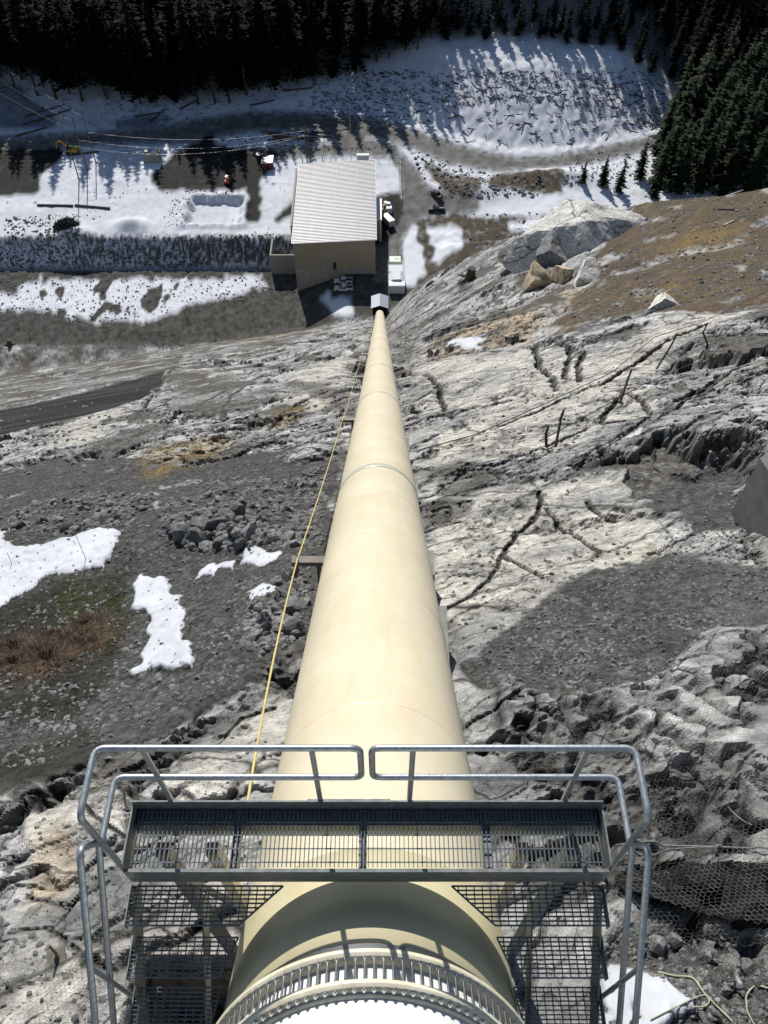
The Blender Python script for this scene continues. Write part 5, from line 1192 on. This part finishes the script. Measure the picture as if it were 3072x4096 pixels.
scatter('yard_clods', [([(0,1110),(1060,1105),(1180,1060),(1190,1180),(900,1240),(400,1290),(0,1290)], 1500, 0.10, 0.5), ([(1860,860),(2150,850),(2150,920),(1870,1020)], 140, 0.15, 0.6), ([(350,560),(640,560),(560,720),(420,880),(330,880)], 120, 0.15, 0.45), ([(20,870),(320,860),(330,970),(20,960)], 300, 0.25, 0.8), ([(640,760),(960,755),(960,775),(640,780)], 90, 0.15, 0.5), ([(690,800),(760,790),(740,910),(650,910)], 110, 0.15, 0.45), ([(860,528),(1350,545),(1340,585),(870,585)], 120, 0.2, 0.7), ([(1640,600),(1960,700),(2200,700),(2150,790),(1800,790),(1680,700)], 420, 0.25, 0.9), ([(1200,590),(1580,590),(1580,605),(1200,605)], 90, 0.2, 0.6), ([(2290,620),(2520,600),(2560,720),(2240,760)], 160, 0.3, 0.8)], M_STONED, 'dark clods and stones poking through the valley snow', 'clods')
# big single boulders
def boulder(px_, py_, sc, rot, m, seed, label, sink=0.15, cuts=12):
    me = rock_mesh(seed, 5, cuts, 0.0, (0.40, 0.60)); n = len(me.vertices); co = np.zeros(n*3); me.vertices.foreach_get('co', co); co = co.reshape(-1, 3)*np.array(sc)
    nn = co/np.linalg.norm(co, axis=1, keepdims=True); d = np.zeros(n)
    for wl, am in ((3.2, 0.55), (1.4, 0.26), (0.6, 0.12)): d += am*(tri((co[:, 0]+0.6*co[:, 2])/wl, (co[:, 1]-0.8*co[:, 2])/wl, seed)+0.6*tri((co[:, 2]+0.3*co[:, 0])/wl, (co[:, 0]+0.5*co[:, 1])/wl, seed+5))
    co = co+nn*d[:, None]*min(1.0, sc[0]/4.0); me.vertices.foreach_set('co', co.ravel()); me.update(); me.materials.append(m)
    p = at(px_, py_, None, gh); o = link(bpy.data.objects.new('boulder', me)); o.rotation_euler = rot
    o.location = (p[0], p[1], p[2]+sc[2]*(0.5-sink)); return tag(o, label, 'boulder', 'boulders on the right bluff')
boulder(2350, 955, (19.0, 10.5, 9.0), (0.34, 0.06, 0.12), M_STONEP, 531, 'giant pale boulder on the crest of the bluff', 0.32, 13)
boulder(2110, 1035, (9.5, 6.5, 5.0), (0.1, 0.3, 0.6), M_STONEP, 512, 'rounded grey boulder leaning below the giant boulder', 0.45, 16)
boulder(2200, 1045, (5.4, 4.2, 3.8), (0.5, 0.2, 1.2), M_STONE, 503, 'dark cleft boulder under the giant boulder edge', 0.2)
boulder(2150, 1140, (3.4, 2.8, 2.9), (0.1, 0.1, 0.5), M_STONET, 504, 'tan block left of the three square blocks', 0.1, 8)
boulder(2250, 1122, (2.3, 2.0, 2.1), (0.2, 0.0, 0.2), M_STONET, 505, 'small tan block in the middle of the three square blocks', 0.1, 8)
boulder(2340, 1120, (3.8, 2.3, 2.0), (0.1, -0.2, 0.6), M_STONEP, 506, 'wedge-shaped pale block right of the three square blocks', 0.1, 8)
boulder(2640, 1230, (2.0, 1.5, 1.2), (0.1, -0.2, 0.6), M_STONEP, 507, 'lone pale boulder at the lower edge of the brown slope', 0.1, 8)
# ------------------------------------------------------------------ small things on the slope
M_NET = mat('net_wire', (0.20, 0.205, 0.205), 0.55, 0.3, 0.1, 5)
M_ROPE = mat('pale_green_rope', (0.38, 0.42, 0.27), 0.8, 0, 0.15, 8)
M_TARP = mat('black_geotextile', (0.016, 0.014, 0.013), 0.85, 0, 0.3, 4, 0.5, 8, spec=0.1)
def hexnet(name, px0, px1, py0, py1, cell, wr, lift, label, keep=None):
    "double-twist wire mesh draped on the rock; every wire is built"
    c = [at(px_, py_) for px_ in (px0, px1) for py_ in (py0, py1)]
    x0, x1 = min(p[0] for p in c), max(p[0] for p in c); y0, y1 = min(p[1] for p in c), max(p[1] for p in c)
    w = cell; h = cell*0.75; nx = int((x1-x0)/w)+1; ny = int((y1-y0)/h)+1
    segs = []
    for j in range(ny):
        for i in range(nx):
            ox = x0+i*w+(w/2 if j % 2 else 0); oy = y0+j*h
            A = (ox, oy); B = (ox, oy+h*0.45); C = (ox+w/2, oy+h); D = (ox-w/2, oy+h)
            segs += [(A, B), (B, C), (B, D)]
    S = np.array(segs)                     # n,2,2
    wob = lambda x, y: (0.18*cell*vnoise(x/(cell*2.3), y/(cell*2.3), 4), 0.18*cell*vnoise(x/(cell*2.3), y/(cell*2.3), 5))
    X, Y = S[..., 0], S[..., 1]; dx, dy = wob(X, Y); X = X+dx; Y = Y+dy
    # the net hangs over hollows: it follows a smoothed surface
    Z = np.maximum.reduce([gh((X+a).ravel(), (Y+b).ravel()).reshape(X.shape)-abs(a)*0.5-abs(b)*0.5 for a in (-.12, 0, .12) for b in (-.12, 0, .12)])+lift
    Z = Z+0.20*inpoly([p[:2] for p in P3], X, Y)
    ok = np.ones(len(S), bool)
    # keep the part the net really covers
    D = Y*CP-(Z-CAMZ)*SP; PXs = CXP+FPX*X/D; PYs = CYP+FPX*(-(Y*SP)-(Z-CAMZ)*CP)/D
    if keep is not None: ok = inpoly(keep, PXs[:, 0], PYs[:, 0])
    P0 = np.stack([X[ok, 0], Y[ok, 0], Z[ok, 0]], 1); P1 = np.stack([X[ok, 1], Y[ok, 1], Z[ok, 1]], 1)
    t = P1-P0; t /= np.linalg.norm(t, axis=1, keepdims=True)+1e-9
    u = np.cross(t, np.array([0.3, -0.6, 0.74])); u /= np.linalg.norm(u, axis=1, keepdims=True)+1e-9; v = np.cross(t, u)
    V = []; n = len(P0)
    for P_ in (P0, P1):
        for k in range(3):
            a = 2*math.pi*k/3; V.append(P_+wr*(u*math.cos(a)+v*math.sin(a)))
    V = np.stack(V, 1).reshape(-1, 3); i0 = np.arange(n)*6
    F = np.concatenate([np.stack([i0+k, i0+(k+1) % 3, i0+3+(k+1) % 3, i0+3+k], 1) for k in range(3)])
    me = bpy.data.meshes.new(name); me.from_pydata(V.tolist(), [], F.tolist()); me.materials.append(M_NET)
    return tag(link(bpy.data.objects.new(name, me)), label, 'netting')
# black geotextile fold
pg = [(2450,3500),(2620,3470),(2760,3490),(2900,3500),(3072,3540),(3200,3560),(3200,3720),(3000,3750),(2850,3720),(2700,3690),(2560,3640),(2450,3600)]
P3 = [at(a, c) for a, c in pg]; xs = [p[0] for p in P3]; ys = [p[1] for p in P3]
NX, NY = 90, 40; X, Y = np.meshgrid(np.linspace(min(xs), max(xs), NX), np.linspace(min(ys), max(ys), NY))
Z = gh(X.ravel(), Y.ravel()).reshape(X.shape); Z = blur(Z, 2, 2)+0.12+0.17*fbm(X*0.7, Y*1.8, 0.7, 4, 7, 0.5, None, True)
ins = inpoly([p[:2] for p in P3], X+0.08*vnoise(X*3, Y*3, 3), Y+0.08*vnoise(X*3, Y*3, 8))
V = np.stack([X.ravel(), Y.ravel(), Z.ravel()], 1); F = [(j*NX+i, j*NX+i+1, (j+1)*NX+i+1, (j+1)*NX+i) for j in range(NY-1) for i in range(NX-1) if ins[j, i] and ins[j+1, i+1]]
me = bpy.data.meshes.new('geotextile'); me.from_pydata(V.tolist(), [], F); me.materials.append(M_TARP)
for q in me.polygons: q.use_smooth = True
tag(link(bpy.data.objects.new('geotextile', me)), 'folded black geotextile sheet under the wire netting beside the stair', 'sheet')
hexnet('rockfall_net', 1900, 3300, 2500, 3950, 0.060, 0.0014, 0.085, 'hexagonal wire netting draped over the rocks right of the platform', [(2000,3080),(2350,2760),(2700,2700),(2900,2420),(3250,2300),(3250,3800),(2420,3760),(2440,3480),(2600,3300),(2480,3050)])
hexnet('rockfall_net', -100, 640, 3350, 4200, 0.060, 0.0014, 0.085, 'wire netting hanging at the lower left beside the stair rail', [(545,3520),(600,3560),(560,3800),(420,4200),(0,4200),(100,4000),(330,3760)])
def ground_line(name, pts, r, m, label, cat, lift=0.02, n=12, group=None):
    w = [at(a, c, None, gh) for a, c in pts]; q = []
    for i in range(len(w)-1):
        p0, p1, p2, p3 = w[max(i-1, 0)], w[i], w[i+1], w[min(i+2, len(w)-1)]
        for k in range(n):
            t = k/n; q.append(0.5*((2*p1)+(-p0+p2)*t+(2*p0-5*p1+4*p2-p3)*t*t+(-p0+3*p1-3*p2+p3)*t**3))
    q.append(w[-1]); q = [Vector((p[0], p[1], max(p[2], ghz(p[0], p[1]))+lift)) for p in q]
    return MB().path(q, r, 6).build(name, m, None, label, cat, group)
ground_line('rope', [(2630,3890),(2700,3905),(2770,3915),(2820,3980),(2900,4060),(2960,4120)], 0.011, M_ROPE, 'pale green rope running down from the melting snow patch', 'rope', group='loose ropes')
ground_line('rope', [(2600,4080),(2720,4020),(2800,3985),(2835,3995),(2820,4025),(2770,4030)], 0.009, M_ROPE, 'hooked end of rope lying on the melting snow patch', 'rope', group='loose ropes')
ground_line('rope', [(3072,3955),(3020,3945),(2985,3980),(2985,4040),(3020,4110)], 0.010, M_ROPE, 'rope loop at the lower right corner', 'rope', group='loose ropes')
ground_line('net_cable', [(2450,3395),(2700,3393),(2880,3398),(3100,3405)], 0.012, M_NET, 'steel edge cable across the netting beside the platform', 'cable', 0.10, group='net cables')
ground_line('net_cable', [(2570,3440),(2700,3405),(2860,3398)], 0.009, M_NET, 'thinner spliced cable joining the edge cable', 'cable', 0.10, group='net cables')
ground_line('net_cable', [(2925,3170),(2905,3230),(2950,3280),(3000,3310)], 0.009, M_NET, 'short curled cable end on the pale rock above the edge cable', 'cable', 0.08, group='net cables')
# concrete block at the right edge
p = at(2945, 2240); cb = empty('concrete_block', (float(p[0])+1.75, float(p[1])-0.1, ghz(p[0], p[1])), R(12), 'tall sloping concrete anchor block at the right edge', 'block')
b = MB(); b.prism([(0.0, -1.5), (4.5, -1.5), (4.5, 4.0), (2.4, 4.0), (0.0, 0.9)], 0, 3.0, 'y'); b.build('block_body', M_CONC, cb)
b = MB(); b.prism([(-0.03, 0.76), (-0.03, 0.90), (2.37, 4.0), (2.37, 3.84)], -0.03, -0.002, 'y'); b.build('form_lip', M_CONC, cb)
# anchor bar with plate, lower left
p = at(232, 3830, None, gh); an = empty('rock_anchor', tuple(p), 0.3, 'steel rock anchor bar with square plate at lower left', 'anchor')
b = MB(); b.box(-0.12, 0.10, -0.10, 0.10, 0.02, 0.045); b.build('plate', M_BEAM, an)
b = MB(); b.path([(0, 0, -0.2), (0.02, 0.05, 0.42)], 0.016, 8); b.build('bar', M_BEAM, an); b = MB(); b.path([(0, 0, 0.046), (0.002, 0.004, 0.10)], 0.032, 6, False); b.build('nut', M_BEAM, an)
# old rockfall fence: bent posts and cables on the pale slabs
M_RUST = mat('dark_rusty_steel', (0.045, 0.038, 0.034), 0.7, 0.3)
for (a, c, d, lb) in (((2182,1640),(2176,1715),(2222,1790),'bent dark fence post nearest the pipe on the pale slabs'), ((2160,1735),(2155,1765),(2190,1800),'short broken fence post beside the bent post'), ((2440,1515),(2425,1560),(2475,1625),'bent dark fence post in the middle of the pale slabs'), ((2612,1370),(2590,1430),(2620,1480),'bent dark fence post below the grey block'), ((2795,1310),(2785,1370),(2840,1380),'uppermost bent fence post on the pale slabs')):
    A, B_, C_ = at(*d, None, gh), at(*c, None, gh), at(*a, None, gh)
    dist = np.linalg.norm(A-np.array([0, 0, CAMZ])); h_ = dist*0.012
    top_ = A+np.array([B_[0]-A[0], (B_[1]-A[1])*0.35, h_*1.2]); tip = top_+np.array([0.1*h_, 0, h_*1.1])
    e = empty('fence_post', tuple(A), 0, lb, 'post', 'posts of the old rockfall fence'); A_ = Vector(A)
    MB().path([(0, 0, -0.3), Vector(top_)-A_], 0.07, 6).build('post_bar', M_RUST, e); MB().path([Vector(top_)-A_, Vector(tip)-A_], 0.06, 6).build('post_tip', M_RUST, e)
for (pts_, lb) in (([(1650,1840),(1900,1770),(2182,1642),(2440,1516),(2612,1372),(2800,1312),(3072,1180)], 'long upper cable of the old rockfall fence'), ([(2150,1800),(2420,1650),(2560,1570),(2760,1480),(2920,1330)], 'lower cable of the old rockfall fence')):
    w = [at(a, c, None, gh)+np.array([0, 0, 0.6]) for a, c in pts_]
    q = [Vector(p) for p in w]; MB().path(q, 0.028, 5).build('fence_cable', M_RUST, None, lb, 'cable', 'cables of the old rockfall fence')
# dry brush at left
M_BRUSH = mat('dry_brush', (0.13, 0.085, 0.05), 0.85, 0, 0.4, 3, col2=(0.035, 0.024, 0.016))
def brush(px_, py_, rx, ry, h_, n, label, m=None, name='dry_bush', ncl=16):
    p = at(px_, py_, None, gh); b = MB(); rs = random.Random(int(px_)); cl = []
    for k in range(ncl):
        a = rs.random()*6.28; q = math.sqrt(rs.random()); cl.append((p[0]+rx*q*math.cos(a), p[1]+ry*q*math.sin(a), rs.uniform(.5, 1.3)))
    for k in range(n):
        cx_, cy_, cs = cl[rs.randrange(ncl)]; a = rs.random()*6.28; q = abs(rs.gauss(0, .5))*h_*1.3*cs
        x, y = cx_+q*math.cos(a), cy_+q*math.sin(a); z = ghz(x, y)
        d = Vector((math.cos(a)*0.7+rs.gauss(0, .4), math.sin(a)*0.7+rs.gauss(0, .4), rs.uniform(0.2, 1.0))).normalized()*h_*cs*rs.uniform(.35, 1.0)
        w = Vector((d.y, -d.x, 0.1)).normalized()*h_*0.016; c = Vector((x, y, z)); mid = c+d*0.55+Vector((0, 0, 0.06*h_))
        b.add([c-w, c+w, mid+w*0.7, mid-w*0.7], [(0, 1, 2, 3)]); b.add([mid-w*0.7, mid+w*0.7, c+d*1.0-Vector((0, 0, 0.25*h_*rs.random()))], [(0, 1, 2)])
    return b.build(name, m or M_BRUSH, None, label, 'bush', 'dry vegetation')
brush(140, 2590, 2.3, 1.3, 0.55, 9000, 'large brown dry bush on the left below the snow tongue')
M_GRASS = mat('straw_grass', (0.32, 0.23, 0.09), 0.85, 0, 0.3, 3)
brush(730, 1800, 3.2, 2.2, 0.35, 1600, 'straw coloured grass tufts on the left slope above the rubble', M_GRASS, 'grass_tuft')
brush(1120, 1655, 3.0, 3.0, 0.45, 700, 'straw grass at the foot of the tan rock beside the pipe', M_GRASS, 'grass_tuft')
M_SCRUB = mat('scrub_twigs', (0.10, 0.075, 0.05), 0.9, 0, 0.4, 2)
for (px_, py_, rx, ry, n, lb) in ((60, 1390, 9, 9, 900, 'dark brown scrub at the far left above the hillside road'), (520, 1360, 12, 14, 900, 'low brown scrub above the end of the hillside road'), (760, 1330, 10, 10, 700, 'brown scrub on the slope left of the pale rocks')):
    brush(px_, py_, rx, ry, 1.1, n, lb, M_SCRUB, 'scrub')
# survey rods
for (px_, py_, h_, lb) in ((342, 2235, 1.9, 'thin survey rod standing in the long snow tongue'), (1170, 1990, 1.6, 'thin rod on the rubble beside the cable'), (45, 2255, 0.6, 'short stick at the edge of the long snow tongue')):
    p = at(px_, py_, None, gh); MB().path([(0, 0, -0.2), (0.03, 0.1, h_)], 0.012, 6).build('survey_rod', M_BEAM, None, lb, 'rod', 'rods left of the pipe').location = tuple(p)
# timber scraps on the right slope
M_WOOD = mat('pale_wood', (0.55, 0.50, 0.42), 0.8, 0, 0.15, 4)
for i, (px_, py_, L_, a, lb) in enumerate(((1845,1790,1.1,0.35,'longest pale board on the slab beside the pipe'), (2095,1745,0.7,0.2,'pale board left of the bent fence post'), (2105,1718,0.4,1.4,'short pale board above its neighbour near the fence post'), (2185,1800,0.45,-0.5,'pale board at the foot of the bent fence post'))):
    p = at(px_, py_, None, gh); o = MB().box(-L_/2, L_/2, -0.06, 0.06, 0, 0.05).build('board', M_WOOD, None, lb, 'board', 'pale boards on the slabs'); o.location = (p[0], p[1], p[2]+0.05); o.rotation_euler = (-0.5, 0, a)
for (a, c, r_, lb) in (((2855,840),(2935,842),0.22,'short dark log lying on the brown slope'), ((2870,800),(2975,760),0.16,'thin bare log beside the snow at the crest'), ((2895,905),(2935,885),0.15,'pale splintered log piece on the brown slope')):
    p, q = at(*a, None, gh), at(*c, None, gh); MB().path([(p[0], p[1], p[2]+r_*0.7), (q[0], q[1], q[2]+r_*0.9)], [r_, r_*0.8], 7).build('log', M_LOG if 'dark' in lb else M_WOOD, None, lb, 'log', 'logs on the brown slope')
# brush pile and stumps by the yard
M_PILE = mat('dark_brush_pile', (0.035, 0.032, 0.028), 0.9, 0, 0.4, 1)
bpz = vat(268, 915); b = MB(); rs = random.Random(3)
for k in range(700):
    a, r_ = rs.random()*6.28, math.sqrt(rs.random())*4.2; x, y = bpz[0]+r_*math.cos(a), bpz[1]+r_*0.8*math.sin(a); z = ghz(x, y)+rs.random()*3.2*(1-(r_/4.6)**2)
    d = Vector((rs.gauss(0, 1), rs.gauss(0, 1), rs.gauss(0, .5))).normalized()*rs.uniform(.4, 1.1); b.path([Vector((x, y, z))-d, Vector((x, y, z))+d], rs.uniform(.05, .14), 4, False)
b.build('brush_pile', M_PILE, None, 'dark heap of brush on the snow above the riprap bank', 'brush pile')
for (px_, py_, s, lb) in ((45, 665, 1.6, 'dark rootwad stump on the muddy ground at far left'), (40, 1380, 1.6, 'dark stump on the slope at far left'), (1880, 1120, 2.2, 'dark stump among the rocks right of the white tent')):
    p = at(px_, py_, None, gh); e = empty('stump', tuple(p), 0, lb, 'stump', 'stumps'); rs = random.Random(int(px_))
    MB().path([(0, 0, -0.3), (0, 0, s*0.6), (0.1*s, 0, s*1.2)], [s*0.55, s*0.4, s*0.33], 9, False).build('trunk', M_LOG, e)
    for k in range(6): a = k*1.05+rs.random()*0.5; MB().path([(0, 0, s*0.35), (math.cos(a)*s*0.7, math.sin(a)*s*0.7, s*0.1), (math.cos(a)*s*1.3, math.sin(a)*s*1.3, -0.1)], [s*0.22, s*0.14, s*0.04], 6).build('root', M_LOG, e)
